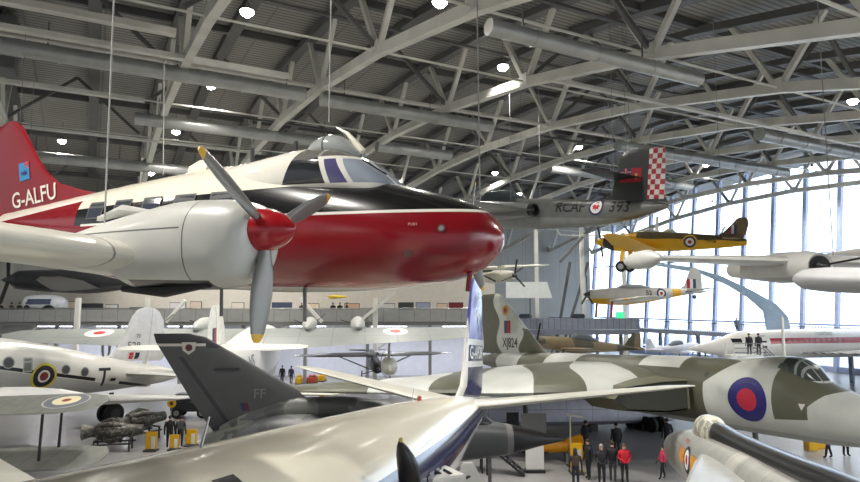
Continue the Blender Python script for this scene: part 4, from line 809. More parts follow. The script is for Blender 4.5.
# ------------------------------------------------------------------ people
def person(name_label, P, h, face, cols, pose='stand', hair=(40, 30, 24), long_hair=False, group=None, bag=None, lean=0.):
    """cols: (trousers, jacket); face: heading the person looks at, degrees"""
    t = root('person', name_label, 'person', P, (face, 0, 0), group)
    k = h/1.75; vs = []; es = []; rs = []
    def chain(pts, rad, start=None):
        idx = [start] if start is not None else []
        for p, r in zip(pts, rad):
            vs.append((p[0]*k, p[1]*k, p[2]*k)); rs.append(r*k); idx.append(len(vs)-1)
        for a, b in zip(idx, idx[1:]): es.append((a, b))
        return idx
    tr = chain([(0, 0, .95), (0, 0, 1.12), (.01+lean*.3, 0, 1.32), (lean*.5, 0, 1.46), (.02+lean*.6, 0, 1.54), (.03+lean*.7, 0, 1.63), (.03+lean*.7, 0, 1.7)], [.15, .14, .16, .1, .055, .085, .07])
    step = .16 if pose == 'walk' else .03
    for s in (-1, 1):
        chain([(0, s*.09, .9), (s*step*.5+.02, s*.1, .5), (s*step, s*.1, .09), (s*step+.13, s*.12, .04)], [.095, .06, .045, .04], tr[0])
        if pose == 'hands' : arm = [(lean*.4, s*.2, 1.4), (-.02, s*.26, 1.12), (.2, s*.12, 1.05)]
        elif pose == 'phone' and s == 1: arm = [(0, s*.2, 1.4), (.08, s*.25, 1.15), (.28, s*.1, 1.36)]
        else: arm = [(lean*.4, s*.2, 1.4), (-.03 - s*step*.3, s*.26, 1.13), (.05 - s*step*.8, s*.27, .86)]
        a = chain(arm, [.065, .05, .034], tr[2])
        hd = Vector(arm[-1]); d = (hd - Vector(arm[-2])).normalized(); sd = Vector((0, 1, 0)) if abs(d.y) < .8 else Vector((1, 0, 0))
        pl = chain([hd + d*.06], [.028], a[-1])
        for f in range(4):
            o = sd*(.022*(f-1.5)); L = (.065, .08, .075, .055)[f]
            chain([hd + d*.1 + o, hd + d*(.1+L*.55) + o + Vector((.012, 0, 0)), hd + d*(.1+L*.9) + o + Vector((.03, 0, -.01))], [.011, .009, .008], pl[-1])
        chain([hd + d*.05 + Vector((.03, -s*.025, 0)), hd + d*.09 + Vector((.05, -s*.03, 0))], [.012, .009], pl[-1])
    me = bpy.data.meshes.new('body'); me.from_pydata(vs, es, [])
    o = bpy.data.objects.new('person_body', me); COL.objects.link(o)
    sk = o.modifiers.new('skin', 'SKIN'); o.modifiers.new('sub', 'SUBSURF').levels = 1
    lay = me.skin_vertices[0].data if me.skin_vertices else None
    if lay is None:
        bpy.context.view_layer.objects.active = o; o.select_set(True); bpy.ops.mesh.customdata_skin_add(); o.select_set(False); lay = me.skin_vertices[0].data
    for i, r in enumerate(rs): lay[i].radius = (r*(1.14 if r > .03 else 1), r*(1.14 if r > .03 else 1))
    lay[0].use_root = True
    dg = bpy.context.evaluated_depsgraph_get(); dg.update(); nm = bpy.data.meshes.new_from_object(o.evaluated_get(dg)); bpy.data.objects.remove(o)
    sknc = (198, 150, 124)
    mat = paint('clothes_%d_%d_%d_%d_%d_%d' % (tuple(cols[0])+tuple(cols[1])), cols[0], [(cols[1], 'z > %.3f' % (.92*k)), (sknc, 'z > %.3f' % (1.52*k)), ((24, 22, 22), 'z < %.3f' % (.085*k))], rough=.7, grime=.08)
    nm.materials.append(mat); nm.polygons.foreach_set('use_smooth', [True]*len(nm.polygons))
    bo = bpy.data.objects.new('person_body', nm); COL.objects.link(bo); bo.parent = t
    hx = (.03+lean*.7)*k
    mb = MB().ball((hx-.02*k, 0, 1.675*k), .1*k, 14, (1.05, .95, 1.05))
    if long_hair: mb.ball((hx-.08*k, 0, 1.52*k), .11*k, 12, (.6, 1, 1.7))
    mb.build('hair', flat(hair), t)
    MB().ball((hx+.095*k, 0, 1.63*k), .018*k, 8, (1.2, .8, 1.3)).build('nose', flat(sknc), t)
    mb = MB()
    for s in (-1, 1): mb.ball((hx+.085*k, s*.032*k, 1.655*k), .011*k, 8)
    mb.build('eyes', flat((30, 26, 24)), t)
    if bag: MB().box((-.17*k, 0, 1.25*k), (.16*k, .3*k, .42*k)).build('backpack', flat(bag), t, bevel=.04)
    return t
BK, DN = (26, 27, 30), (40, 44, 60)
def fl(px, py): P = on_floor(px, py); return (P.x, P.y, 0)
person('woman with long dark hair, dark jacket and shoulder bag, beside the yellow barrier', fl(576, 489), 1.68, 80, (DN, (44, 40, 44)), long_hair=True, bag=(80, 66, 56))
person('person all in black standing right behind the long haired woman', fl(589, 479), 1.75, 200, (BK, BK))
person('grey haired man in black coat with hands together', fl(602, 486), 1.76, -100, (BK, (30, 31, 36)), pose='hands', hair=(150, 140, 132))
person('person in black jacket between the coated man and the red jacket', fl(613, 482), 1.76, 60, ((56, 58, 62), (24, 25, 28)), hair=(60, 44, 34))
person('person in bright red jacket and black trousers', fl(625, 484), 1.72, -90, (BK, (196, 24, 44)), hair=(90, 66, 50), pose='hands')
person('person in dark patterned top near the tall white lamp post', fl(586, 455), 1.74, -60, (BK, (36, 38, 48)), pose='phone')
person('person in black standing behind the red jacket', fl(617, 458), 1.76, 100, (BK, BK))
person('small figure in pink coat stepping beside the metal fighter nose', fl(663, 479), 1.45, 180, (BK, (196, 60, 92)), pose='walk', lean=-.1)
person('person in black standing by the bomber main wheels', fl(668, 452), 1.74, 90, (BK, (30, 30, 36)))
person('walking person in dark clothes right of the yellow cabinets', fl(829, 458), 1.72, 160, (BK, DN), pose='walk')
person('person in dark clothes standing at the right under the bomber nose', fl(846, 456), 1.76, -80, (BK, BK))
person('person in black coat left of the pair by the engine', fl(169, 448), 1.72, 100, (BK, (26, 27, 32)))
person('person with grey backpack right of the pair by the engine', fl(180, 447), 1.66, 95, (BK, (48, 50, 56)), bag=(70, 72, 76))
person('person in long black coat left of the two below the grey wing', fl(282, 384), 1.75, -100, (BK, BK))
person('person in dark jacket right of the two below the grey wing', fl(291, 384), 1.7, 80, (BK, (50, 52, 66)))
for px, lab in ((1, 'person in dark top at the far left end of the gallery'), (12, 'first dark figure of the gallery pair left of the white nose section'), (20, 'second dark figure of the gallery pair left of the white nose section'), (27, 'dark figure leaning just left of the white nose section'), (302, 'dark figure on the gallery right of the lowest propeller blade'), (333, 'dark figure on the gallery under the yellow model'), (340, 'second dark figure on the gallery under the yellow model'), (347, 'dark figure on the gallery left of the slanting white brace')):
    P = gat(px, 6.03, GY+.9); person(lab, P, 1.72, random.choice((-90, -70, 90, 180)), (BK, random.choice([(34, 34, 40), (26, 26, 30), (60, 52, 52)])))
# ------------------------------------------------------------------ more exhibits
# biplane at the left edge, seen from behind
BP = root('grey_biplane', 'grey fabric covered biplane at the left edge with roundel on its upper wing', 'airplane', (-17.5, 22.55, 3.49), (92, 4, 0)); BP.scale = (.893, .893, .893)
bw = paint('biplane_fabric', (118, 120, 114), [((104, 106, 102), 'abs((y % .9) - .45) < .025'), ((96, 97, 94), 'x < -1.75')], rough=.6, grime=.15)
for (zz, nm) in ((.95, 'upper_wing'), (-1.15, 'lower_wing')):
    for s in (-1, 1):
        wo = foil([(.6, s*.3, zz, 2.5, .26), (.6, s*5.6, zz+.16, 2.5, .24), (.35, s*6.5, zz+.18, 1.9, .16), (-.2, s*6.85, zz+.18, .9, .04)]).build(nm, bw, BP); tilt(wo, .07)
        if zz > 0: roundel(BP, [wo], (-.6, s*5.35, 4), (0, 1, 0), (1, 0, 0), (0, 0, -1), [(190, 190, 186), (112, 116, 122), (226, 216, 180), (150, 74, 50)], [.84, .79, .5, .17])
for s in (-1, 1):
    for x in (.25, -1.1): MB().bar((x, s*4.6, -1.0), (x, s*4.75, 1.0), .09, .05).build('wing_strut', flat((50, 50, 48)), BP)
    wheel('wheel', (.6, s*.9, -3.5), .4, .16, BP, HUB, TYRE)
    MB().bar((.4, s*.5, -1.2), (.6, s*.9, -3.45), .08).build('landing_gear_leg', DARK, BP)
    foil([(-6.4, s*.2, -.1, 1.5, .1), (-6.7, s*2.1, -.05, .8, .04)]).build('tailplane', bw, BP)
body([(3.0, .3, -.9, .5), (2.2, .6, -1.2, .7), (0, .5, -1.2, .7), (-3, .2, -.8, .5), (-7.5, .1, -.3, .08)], n=24).build('fuselage', flat((120, 122, 116)), BP)
foil([(-6.4, 0, 0, 1.3, .08), (-6.9, 0, 1.3, .8, .05)], True).build('fin', bw, BP)
# jet engine on a stand
def engine(P, rz, lab, s=1.):
    t = root('jet_engine', lab, 'engine', P, (rz, 0, 0)); t.scale = (s, s, s)
    em = paint('engine_dark_metal', (74, 72, 68), [((120, 118, 110), 'n(5) > .56'), ((96, 90, 78), 'n(9) > .6')], rough=.45, metal=.5)
    MB().lathe([(1.75, .46), (1.78, .5), (1.6, .44), (1.3, .34), (1.0, .36), (.9, .5), (.3, .62), (-.2, .6), (-.6, .45), (-1.1, .34), (-1.7, .3)], (0, 0, 1.25), 'x', 28).build('casing', em, t)
    MB().lathe([(1.76, .42), (1.4, .3)], (0, 0, 1.25), 'x', 24).build('intake', flat((20, 19, 18)), t)
    for a in range(0, 360, 45):
        y, z = .6*math.cos(math.radians(a)), .6*math.sin(math.radians(a))
        MB().tube([(.75, y*.85, 1.25+z*.85), (.2, y*1.08, 1.25+z*1.08), (-.5, y*.85, 1.25+z*.85)], [.1, .17, .1], 12).build('combustion_can', em, t)
    MB().lathe([(0, .22), (.12, .24), (.14, .2)], (.5, 0, 1.25), 'y', 16).build('side_duct', BLACK, t)
    for y in (-.5, .5): MB().bar((-1.2, y, .5), (1.2, y, .5), .09).build('stand_rail', DARK, t)
    for x in (-1.0, 1.0):
        for y in (-.5, .5): MB().bar((x, y, 0), (x, y, .75), .09).build('stand_leg', DARK, t)
        MB().bar((x, -.5, .72), (x, .5, .72), .09).build('stand_crossbar', DARK, t)
P = on_floor(113, 451); engine((P.x, P.y, 0), 195, 'dark jet engine on a black stand, its round intake facing left', .85)
P = on_floor(140, 440); engine((P.x, P.y, 0), 240, 'second dark engine standing just behind the first one', .9)
# yellow barrier and signs
def sign(px, py, w, h, lab):
    P = on_floor(px, py); t = root('yellow_barrier_panel', lab, 'barrier', (P.x, P.y, 0), group='yellow barrier panels')
    MB().box((0, 0, h/2+.1), (w, .1, h)).build('panel', YELLOW, t, bevel=.02); MB().box((0, 0, .04), (w*1.1, .5, .08)).build('foot', DARK, t); MB().box((w*.2, -.06, h/2), (w*.35, .02, h*.7)).build('notice', flat((220, 216, 206)), t)
sign(151, 451, .6, .9, 'yellow barrier panel left of the pair by the engine'); sign(174, 450, .5, .7, 'yellow barrier panel between the pair by the engine'); sign(191, 446, .6, .8, 'yellow barrier panel right of the pair by the engine'); sign(577, 474, .55, 1.3, 'yellow edged white panel behind the long haired woman')
P = on_floor(170, 446); t = root('round_sign', 'round yellow sign on a thin pole above the pair by the engine', 'sign', (P.x, P.y, 0))
MB().tube([(0, 0, 0), (0, 0, 2.2)], .03, 8).build('pole', DSTEEL, t); MB().lathe([(-.03, .02), (-.03, .24), (.03, .24), (.03, .02)], (0, 0, 2.3), 'y', 20).build('disc', YELLOW, t); MB().lathe([(-.05, .02), (-.05, .1), (-.03, .1)], (0, 0, 2.3), 'y', 16).build('disc_mark', DARK, t)
# black wheel unit and a tractor below the silver wing
P = on_floor(110, 424); t = root('undercarriage_unit', 'large black aircraft wheel pair standing below the silver wing tip', 'wheel', (P.x, P.y, 0), (60, 0, 0))
MB().bar((0, 0, .7), (0, 0, 2.0), .2).build('strut', DARK, t)
for y in (-.35, .35): wheel('wheel', (0, y, .68), .68, .4, t, DARK, TYRE)
P = on_floor(192, 417); t = root('towing_tractor', 'low dark towing tractor behind the pair of visitors by the engine', 'tractor', (P.x, P.y, 0), (5, 0, 0))
MB().box((0, 0, .75), (2.6, 1.3, .6)).build('body', flat((40, 40, 42)), t, bevel=.08); MB().box((-.6, 0, 1.3), (1.0, 1.1, .6)).build('cab', flat((52, 52, 54)), t, bevel=.08)
for x in (-.85, .85):
    for y in (-.6, .6): wheel('wheel', (x, y, .38), .38, .25, t, HUB, TYRE)
# low pale fuselage under the bomber
P0 = on_floor(548, 442); P1 = on_floor(690, 440); d = (P1-P0)
t = root('pale_fuselage_section', 'long pale lilac white fuselage section lying low beneath the camouflaged bomber', 'exhibit', (P0.x, P0.y+3.5, 0), (math.degrees(math.atan2(d.y, d.x)), 0, 0)); L = d.length
body([(L+.6, 1.5, .7, .2), (L, 1.9, .4, .7), (L*.6, 2.1, .3, .95), (L*.2, 2.1, .25, 1.0), (-1.5, 2.0, .3, .95), (-5.5, 1.7, .5, .6)], n=30, e=2.6).build('shell', paint('lilac_white', (226, 226, 240), [((160, 160, 176), '(x % 1.6) < .03 or abs(z-1.35) < .015'), ((150, 150, 164), 'z < .6')], rough=.4), t)
for x in (0, L*.4, L*.8): MB().box((x, 0, .2), (.5, 1.8, .4)).build('cradle', DARK, t)
# bomb, boards, stairs by the strike jet nose
P = on_floor(556, 461); t = root('yellow_finned_bomb', 'yellow orange finned bomb lying on a low stand, below the black nose cone', 'bomb', (P.x, P.y, 0), (178, 0, 0))
yo = paint('bomb_yellow', (222, 150, 24), rough=.4); MB().lathe([(1.5, .03), (1.2, .2), (.6, .32), (0, .34), (-.6, .26), (-1.1, .16)], (0, 0, .75), 'x', 24).build('bomb_body', yo, t)
for a in (45, 135, 225, 315):
    c, s_ = math.cos(math.radians(a)), math.sin(math.radians(a)); MB().bar((-.5, c*.2, .75+s_*.2), (-1.3, c*.5, .75+s_*.5), .5, .03, up=(0, c, s_)).build('tail_fin', yo, t)
for x in (.7, -.5): MB().box((x, 0, .22), (.1, .6, .44)).build('stand_foot', BARE, t)
def sboard(px, py, w, h, col, lab, z0=.1):
    P = on_floor(px, py); t = root('standing_board', lab, 'board', (P.x, P.y, 0), group='boards on the floor')
    MB().box((0, 0, z0+h/2), (w, .06, h)).build('panel', flat(col), t); MB().box((0, 0, .06), (w*1.05, .5, .12)).build('foot', BLACK, t)
    if z0 > .3:
        for s in (-1, 1): MB().bar((s*w*.4, 0, .1), (s*w*.4, 0, z0), .05).build('board_leg', DARK, t)
sboard(535, 472, .85, 1.25, (212, 211, 206), 'white information board on black foot near the nose cone')
sboard(513, 452, .65, 1.3, (20, 20, 24), 'black tall board behind the airliner tailplane', .75); sboard(534, 452, 1.35, 1.2, (160, 160, 156), 'pale tall board right of the black one', .8)
P = on_floor(505, 474); t = root('access_steps', 'black metal access steps beside the grey jet nose', 'steps', (P.x, P.y, 0), (170, 0, 0))
for s in (-1, 1): MB().bar((-.9, s*.35, .05), (.8, s*.35, 1.35), .08).build('stringer', BLACK, t); MB().bar((.8, s*.35, 0), (.8, s*.35, 1.35), .07).build('step_leg', BLACK, t)
for k in range(6): MB().box((-.75+.28*k, 0, .17+.215*k), (.24, .66, .04)).build('tread', DARK, t)
P = on_floor(462, 470); t = root('work_stand', 'dark work stand under the grey jet nose', 'stand', (P.x-.1, P.y-.2, 0))
for x in (-1, 1):
    for y in (-.4, .4): MB().bar((x, y, 0), (x, y, 1.1), .08).build('stand_leg', BLACK, t)
MB().box((0, 0, 1.08), (2.2, .95, .08)).build('stand_top', DARK, t)
P = on_floor(571, 466); t = root('lamp_post', 'thin pale lamp post with flat head beside the person in patterned top', 'lamp post', (P.x, P.y, 0))
MB().tube([(0, 0, 0), (0, 0, 2.35)], .04, 8).build('pole', flat((196, 190, 170)), t); MB().box((.25, 0, 2.38), (.9, .2, .06), ry=.15).build('lamp_head', flat((206, 204, 196)), t); MB().box((0, 0, .03), (.4, .4, .06)).build('base', DARK, t)
for px, py, lab in ((811, 450, 'left yellow cabinet of the pair under the bomber nose'), (819, 448, 'right yellow cabinet of the pair under the bomber nose')):
    P = on_floor(px, py); t = root('yellow_cabinet', lab, 'cabinet', (P.x, P.y, 0), group='yellow cabinets')
    MB().box((0, 0, .45), (.52, .5, .9)).build('cabinet_body', YELLOW, t, bevel=.02); MB().box((0, -.26, .45), (.42, .02, .75)).build('door', flat((226, 180, 40)), t); MB().box((.15, -.28, .5), (.03, .03, .12)).build('handle', DARK, t)
# boarding stairs with dark open door beside the white airliner
AS = root('boarding_stairs', 'white mobile boarding stairs against the airliner flank at the bottom', 'stairs', (0, 0, 0))
a, b = at(432, 482, 12.6), at(470, 468, 13.6)
MB().box(at(437, 493, 12.8), (.9, .8, .8), rz=.5, ry=.0).build('platform_side', WHITE, AS, bevel=.03)
MB().prism([(-.9, -1.2), (1.0, -1.2), (.1, .35), (-.1, .35)], -.03, .03, 'y').build('stair_side', WHITE, AS).matrix_world = Matrix.Translation(at(468, 480, 13.2)) @ Matrix.Rotation(.3, 4, 'Z')
for k in range(3): MB().tube([at(424+k*10, 470, 12.6), at(438+k*12, 480, 12.9), at(446+k*14, 474, 13.4)], .03, 8).build('handrail', BLACK, AS)
for q in ((430, 12.8), (462, 13.4)):
    P = at(q[0], 480, q[1]); MB().bar((P.x, P.y, 0), (P.x, P.y, P.z+.2), .12).build('support_leg', DSTEEL, AS)
# the open door bulging from the flank, part of the airliner
dl = CM.matrix_world.inverted(); rings = []
for (px, py, w_) in ((400, 441, .04), (402, 446, .13), (405, 455, .22), (408, 466, .27), (410, 482, .28), (411, 496, .28)):
    c = at(px, py, 9.6 + (py-441)*.004); rings.append([dl @ (c + Vector((w_*.62*math.cos(2*PI*k/16), w_*.5*math.sin(2*PI*k/16), 0))) for k in range(16)])
dr = MB().loft(rings).build('open_door', paint('door_black', (26, 24, 26), [], rough=.35), CM)
MB().ball(dl @ at(401, 440, 9.6), .04, 10).build('door_cap', flat((206, 196, 120)), dr)
# stairs and gantry beside the supersonic airliner
P = at(756, 350, 50.5); t = root('boarding_gantry', 'white boarding gantry with stair rails beside the supersonic airliner door', 'stairs', (P.x, P.y, 0), (0, 0, 0))
MB().box((-1.0, 0, 3.5), (2.4, 1.6, .2)).build('platform', WHITE, t)
for x in (-2.1, .1):
    for y in (-.7, .7): MB().bar((x, y, 0), (x, y, 4.6), .1).build('gantry_post', WHITE, t)
GR = flat((120, 122, 128))
for k in range(3): MB().bar((-2.1, -.75, 3.85+.35*k), (.1, -.75, 3.85+.35*k), .06).build('gantry_rail', GR, t)
for y in (-.7, .5):
    MB().bar((.1, y, 3.5), (3.6, y, .2), .14).build('stringer', WHITE, t)
    for k in range(4): MB().bar((.1+.05*k, y, 4.5-.3*k), (3.6, y, 1.2-.3*k), .06).build('stair_rail', GR, t)
for k in range(12): MB().box((.3+.28*k, -.1, 3.35-.265*k), (.28, 1.2, .05)).build('tread', flat((200, 200, 200)), t)
MB().box((-1.3, -.82, 3.0), (1.2, .05, 1.0)).build('dark_grille', flat((44, 46, 56)), t)
for px, lab in ((749.5, 'left dark clothed visitor on the white boarding gantry'), (759, 'right dark clothed visitor on the white boarding gantry')):
    P2 = at(px, 350, 50.5); person(lab, (P2.x, P2.y, 3.62), 1.7, 90, (BK, (34, 34, 44)))
P = at(736, 352, 48); t = root('folding_sign', 'black folding sign at the supersonic airliner nose', 'sign', (P.x, P.y, 2.6))
P = H(65.5, 46.5, 4.25); person('person on the walkway before the glass wall, above the white nose', (P.x, P.y, 4.25), 1.74, -90, (DN, (96, 104, 124))); 
for o in list(bpy.data.objects):
    if o.name.startswith('folding_sign'): bpy.data.objects.remove(o)
P = at(784, 352, 44); t = root('white_pole', 'thin white vertical pole standing before the red striped fuselage', 'pole', (P.x, P.y, 0))
MB().tube([(0, 0, 0), (0, 0, at(784, 317, 44).z)], [.12, .09], 10).build('pole_shaft', WHITE, t); MB().lathe([(0, .4), (.1, .4), (.14, .12)], (0, 0, 0), 'z', 16).build('base', DSTEEL, t)
# pale blue curved panel
up = [(648, 262), (690, 267), (720, 276), (750, 290), (775, 304), (787, 317), (790, 333)]; dn = [(768, 333), (764, 311), (748, 297), (728, 285), (700, 273), (650, 264.5)]
ou = [at(a, b, 60.5) for a, b in up+dn]; n = len(ou)
mb = MB().add([(p.x, p.y-.25, p.z) for p in ou] + [(p.x*1.0, p.y+.25, p.z) for p in ou], [(0, 1, 11, 12), (1, 2, 10, 11), (2, 3, 9, 10), (3, 4, 8, 9), (4, 5, 7, 8), (5, 6, 7)] + [tuple(i+13 for i in reversed(f)) for f in [(0, 1, 11, 12), (1, 2, 10, 11), (2, 3, 9, 10), (3, 4, 8, 9), (4, 5, 7, 8), (5, 6, 7)]] + [(i, i+13, (i+1) % n+13, (i+1) % n) for i in range(n)])
t = root('curved_blue_panel', 'pale blue blade shaped panel curving down before the glass wall', 'panel', (at(779, 333, 60.5).x, 60.5, 0))
o = mb.build('blade', paint('pale_blue', (186, 214, 238), rough=.4), smooth=30); o.parent = t; o.matrix_parent_inverse = Matrix.Translation((-at(779, 333, 60.5).x, -60.5, 0))
MB().box((0, 0, at(779, 331, 60.5).z/2), (1.6, .5, at(779, 331, 60.5).z)).build('foot_column', MATS['pale_blue'], t)

# ------------------------------------------------------------------ further aircraft at the back
def prop_fighter(name, lab, P, rot, cols, L=9., span=11., high=False, gear=True):
    t = root(name, lab, 'airplane', P, rot); k = L/9
    m = paint(name+'_paint', cols[0], [(cols[1], 'sin(1.3*x + .8*y + .6*sin(y)) > .2 and z > -.2')] if len(cols) > 1 else [], rough=.45)
    body([(.2*k, .2, -.3, .2*k), (-.1*k, .4*k, -.5*k, .42*k), (-1.8*k, .5*k, -.65*k, .5*k), (-3*k, .55*k, -.7*k, .5*k), (-5*k, .45*k, -.45*k, .36*k), (-8*k, .3*k, -.05, .12*k), (-9*k, .25*k, .05, .04)], n=24).build('fuselage', m, t)
    zw = .75*k if high else -.45*k
    for s in (-1, 1):
        foil([(-1.5*k, s*.3, zw, 2.2*k, .28), (-1.7*k, s*span*.36, zw+(0 if high else .3), 1.8*k, .2), (-2.2*k, s*span*.5, zw+(0 if high else .42), .7*k, .05)]).build('wing', m, t)
        foil([(-7.4*k, s*.1, .2, 1.1*k, .1), (-7.7*k, s*1.8*k, .25, .6*k, .05)]).build('tailplane', m, t)
        if gear: MB().bar((-1.6*k, s*1.2, zw if not high else -.5), (-1.3*k, s*1.3, -1.7*k), .1).build('landing_gear_leg', DARK, t)
        if high: MB().bar((-1.9*k, s*.4, -.5*k), (-2.0*k, s*span*.24, zw), .1).build('wing_strut', DSTEEL, t)
        if gear: wheel('wheel', (-1.3*k, s*1.35, -1.75*k), .34*k, .2, t, DARK, TYRE)
    foil([(-7.2*k, 0, .2, 1.6*k, .1), (-8.0*k, 0, 1.4*k, .7*k, .05)], True).build('fin', m, t)
    sp = MB().lathe([(0, .2*k), (.3, .15*k), (.5, .02)], (.1, 0, -.05), 'x', 16).build('spinner', DARK, t)
    for a in (75, 195, 315): MB().bar((.3, 0, -.05), (.3, 1.5*k*math.cos(math.radians(a)), -.05+1.5*k*math.sin(math.radians(a))), .16, .04).build('propeller_blade', BLACK, sp)
    body([(-2.6*k, .5*k, .2, .2), (-3.0*k, .9*k, .2, .34*k), (-3.8*k, .92*k, .2, .34*k), (-5*k, .5*k, .2, .2)], n=20).build('cockpit_canopy', flat((84, 92, 96)), t)
    return t
P = at(540, 341, 58); prop_fighter('brown_fighter', 'brown and olive piston fighter parked behind the bomber spine, nose left', P, (192, 6, 0), [(132, 116, 88), (84, 80, 62)], 10.5)
P = at(697, 346, 67); prop_fighter('silver_fighter', 'small silver aircraft parked between the bomber spine and the needle nose', P, (30, 2, 0), [(206, 208, 214)], 8.)
P = at(378, 368, 54); prop_fighter('dark_observation_plane', 'dark high winged aircraft with propeller standing behind the wing float', P, (-78, -5, 0), [(50, 52, 54)], 9., 14., True)
P = at(16, 279, 30); prop_fighter('dark_hanging_aircraft', 'dark aircraft hanging behind the near wing at the left edge', P, (200, 0, 0), [(38, 39, 42)], 9., gear=False)
P = at(512, 275, 44); t = prop_fighter('cream_light_plane', 'cream light aircraft with wheels hanging just right of the red nose', P, (-60, 0, 4), [(216, 212, 196)], 7., 10., True, gear=False)
P = at(300, 388, 44); t = root('white_wing_panel', 'white wing panel lying on a low yellow trolley left of the airliner tailplane', 'wing', (P.x, P.y, 0), (0, 0, 0))
MB().loft([[(x, c*math.cos(2*PI*k/14), z0 + .16*math.sin(2*PI*k/14)) for k in range(14)] for x, c, z0 in ((-2.4, .1, 1.7), (-2, .6, 1.65), (0, .9, 1.6), (2.4, .8, 1.55), (3.2, .2, 1.55))]).build('wing_skin', flat((226, 224, 208)), t)
for x in (-1, 1.6): MB().box((x, 0, .75), (.3, 1.2, 1.5)).build('trolley', YELLOW, t)
# sailplane with turned up tips behind the yellow trainer
P = at(640, 236, 46); t = root('pale_sailplane', 'pale slim sailplane wing with turned up tip, hanging left of the yellow trainer nose', 'airplane', P, (92, 0, 0))
for s in (-1, 1): foil([(.4, s*.2, 0, .9, .14), (.3, s*5, .0, .7, .1), (.2, s*6.0, .05, .5, .06), (.1, s*6.25, .4, .4, .05), (0, s*6.4, .75, .3, .03)]).build('wing', flat((228, 228, 220)), t)
body([(2.4, .1, -.1, .05), (1.6, .35, -.4, .3), (0, .35, -.35, .28), (-3.4, .1, -.05, .06)], n=18).build('fuselage', flat((228, 228, 220)), t)
foil([(-2.8, 0, .05, .7, .06), (-3.1, 0, 1.0, .4, .04)], True).build('fin', flat((228, 228, 220)), t)
# low dark exhibits and stands on the floor below the far gallery
for px, py, w_, h_, c, lab in ((312, 383, .9, .8, (170, 70, 44), 'rust red drum stand on the floor behind the left airliner tailplane'), (322, 381, .6, .9, (220, 176, 30), 'yellow stand beside the rust red drum'), (299, 384, .5, .9, (222, 180, 40), 'narrow yellow stand right of the two dark clothed visitors'), (340, 372, 3.2, 1.5, (44, 46, 50), 'dark engine case behind the airliner tailplane'), (418, 372, 3.0, 1.6, (52, 56, 66), 'dark exhibit case right of the wing float'), (440, 366, 1.6, 2.2, (70, 76, 92), 'blue grey exhibit case left of the blue fin')):
    P = on_floor(px, py); t = root('floor_exhibit', lab, 'exhibit', (P.x, P.y, 0), group='floor exhibits under the gallery')
    MB().box((0, 0, h_*.35), (w_, 1.2, h_*.7)).build('case_body', flat(c), t, bevel=.06); MB().lathe([(-w_*.35, .1), (-w_*.3, h_*.28), (w_*.25, h_*.3), (w_*.4, .1)], (0, 0, h_*.75), 'x', 14).build('exhibit_drum', flat(tuple(int(v*.8) for v in c)), t); MB().box((0, 0, .05), (w_*1.1, 1.4, .1)).build('base', DARK, t)
# white blank panel and green sign
P = at(530, 290, 62); t = root('white_screen', 'blank white screen panel on the right end of the gallery', 'screen', P)
MB().prism([(-2.4, -.8), (2.2, -.8), (1.7, .8), (-2.4, .8)], -.06, .06, 'y').build('screen_panel', flat((232, 236, 234)), t); MB().bar((0, .1, -.8), (0, .1, -2.8), .12).build('screen_leg', DSTEEL, t)
P = at(620, 317, 68); t = root('green_sign', 'small green lit sign under the silver trainer', 'sign', P)
MB().box((0, 0, 0), (.9, .12, 1.1)).build('sign_face', glow('sign_green', (60, 190, 130), 1.2), t); MB().bar((0, .05, -.5), (0, .05, -3), .08).build('sign_pole', DSTEEL, t)
for px, w_, lab in ((523, 2.6, 'dark display case below the white screen'), (576, 2.6, 'dark display case between the tall columns')):
    P = at(px, 313, 65.6); t = root('display_case', lab, 'display case', (P.x, P.y, 5.0), group='dark display cases')
    MB().box((0, 0, .55), (w_, 1, 1.1)).build('case_body', flat((44, 48, 56)), t, bevel=.05); MB().box((.2, -.2, 1.3), (w_*.5, .5, .5)).build('exhibit_block', flat((60, 64, 72)), t, bevel=.1)
t = root('right_gallery', 'gallery continuing to the right behind the camouflaged fin', 'gallery', (0, 0, 0))
MB().box((14.3, 65.5, 4.75), (14, 4, .5)).build('deck', flat((130, 136, 150)), t); MB().box((14.3, 63.5, 5.6), (14, .08, 1.1)).build('railing_panels', paint('railing_blue_grey', (140, 146, 160), [((96, 102, 118), 'x % .6 < .06')], rough=.5), t)
for x in (8, 13, 19.5): MB().box((x, 64, 2.3), (.3, .3, 4.6)).build('gallery_post', DSTEEL, t)
P = at(336, 297, 61); t = root('yellow_model', 'small yellow model aircraft above the far gallery under the nose', 'model', (P.x, P.y, P.z), (150, 0, 0))
body([(.9, .08, -.08, .1), (.4, .2, -.2, .2), (-1.4, .08, -.02, .05)], n=14).build('fuselage', flat((222, 190, 30)), t); foil([(.4, 0, .05, .6, .07), (.3, 1.6, .1, .4, .03)]).build('wing', flat((222, 190, 30)), t); foil([(.4, 0, .05, .6, .07), (.3, -1.6, .1, .4, .03)]).build('wing', flat((222, 190, 30)), t); MB().tube([(0, 0, .1), (0, 0, 3)], .01, 5).build('wire', DARK, t)
for (px, Y, w_, h_, lab) in ((592, 57.5, 9.5, 1.25, 'long low white plinth under the brown fighter'), (672, 66, 8, 1.35, 'low white plinth under the small silver aircraft')):
    P = at(px, 345, Y); o = MB().box((P.x, P.y, h_/2), (w_, 3.4, h_)).build('display_plinth', WHITE, bevel=.05); tag(o, lab, 'plinth', 'display plinths')
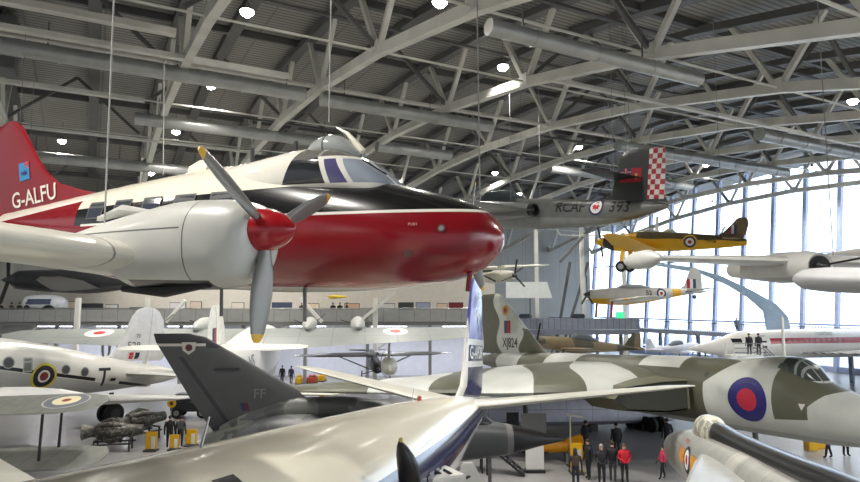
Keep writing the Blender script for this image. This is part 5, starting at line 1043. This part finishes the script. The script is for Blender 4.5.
# wires that carry the hung aircraft
def hang(t, pts, r=.014):
    for p in pts:
        W = t.matrix_world @ Vector(p); q = W.x*SV[0] + W.y*SV[1]; zt = chord_z(q) + 3.6
        o = MB().tube([p, tuple(t.matrix_world.inverted() @ Vector((W.x, W.y, zt)))], r, 5).build('suspension_wire', flat((150, 150, 146)), t)
bpy.context.view_layer.update()
hang(CF, [(-6, -1.2, .5), (-6, 1.2, .5), (-12.4, 0, .6)]); hang(MG, [(-1.5, -.35, .4), (-1.5, .35, .4), (-6, 0, .4)]); hang(PV, [(-1.5, -.35, .4), (-1.5, .35, .4), (-6, 0, .4)])
hang(CA, [(-6, -3, .5), (-6, 3, .5)], .02)
for t in bpy.data.objects:
    if t.name in ('cream_light_plane', 'pale_sailplane', 'dark_hanging_aircraft'): hang(t, [(0, -1, .2), (0, 1, .2)])
# thin suspension wires in view
for (a, b, Y, lab) in (((114, 0), (104, 235), 6.6, 'thin suspension wire crossing the top left to the engine wing'), ((331, 0), (329, 122), 8.6, 'thin suspension wire down to the cockpit roof'), ((477, 0), (480, 200), 16, 'thin wire hanging right of the red nose'), ((164, 60), (163, 175), 24, 'thin pair wire above the white cabin roof')):
    o = MB().tube([at(*a, Y), at(*b, Y)], .009 if Y < 10 else .02, 6).build('suspension_wire', flat((170, 170, 166))); tag(o, lab, 'wire', 'suspension wires')
# ------------------------------------------------------------------ sky, camera, view
w = bpy.data.worlds.new('World'); scene.world = w; w.use_nodes = True
nt = w.node_tree; bg = nt.nodes['Background']; bg.inputs[0].default_value = (.88, .94, 1., 1)
# an overcast sky, brightest on the side of the glass end wall
tc = nt.nodes.new('ShaderNodeTexCoord'); dp = nt.nodes.new('ShaderNodeVectorMath'); dp.operation = 'DOT_PRODUCT'; dp.inputs[1].default_value = (DV[0], DV[1], 0)
nt.links.new(tc.outputs['Generated'], dp.inputs[0]); mr = nt.nodes.new('ShaderNodeMapRange')
nt.links.new(dp.outputs['Value'], mr.inputs[0]); mr.inputs[1].default_value = -.2; mr.inputs[2].default_value = .6; mr.inputs[3].default_value = .5; mr.inputs[4].default_value = 4.2
nt.links.new(mr.outputs[0], bg.inputs[1])
cd = bpy.data.cameras.new('Camera'); cam = bpy.data.objects.new('Camera', cd); COL.objects.link(cam)
cd.sensor_width = 36; cd.lens = FPX/860*36; cd.clip_end = 400; cd.clip_start = .05
cam.location = (0, 0, EYE); cam.rotation_euler = (PI/2 + TH, 0, 0); scene.camera = cam
scene.view_settings.view_transform = 'Standard'; scene.view_settings.look = 'None'; scene.view_settings.gamma = 1.; scene.view_settings.exposure = .18
scene.view_settings.use_curve_mapping = False
scene.cycles.max_bounces = 8; scene.cycles.diffuse_bounces = 4; scene.cycles.transparent_max_bounces = 12
scene.cycles.sample_clamp_indirect = 8; scene.cycles.use_denoising = True; scene.cycles.caustics_reflective = False; scene.cycles.caustics_refractive = False
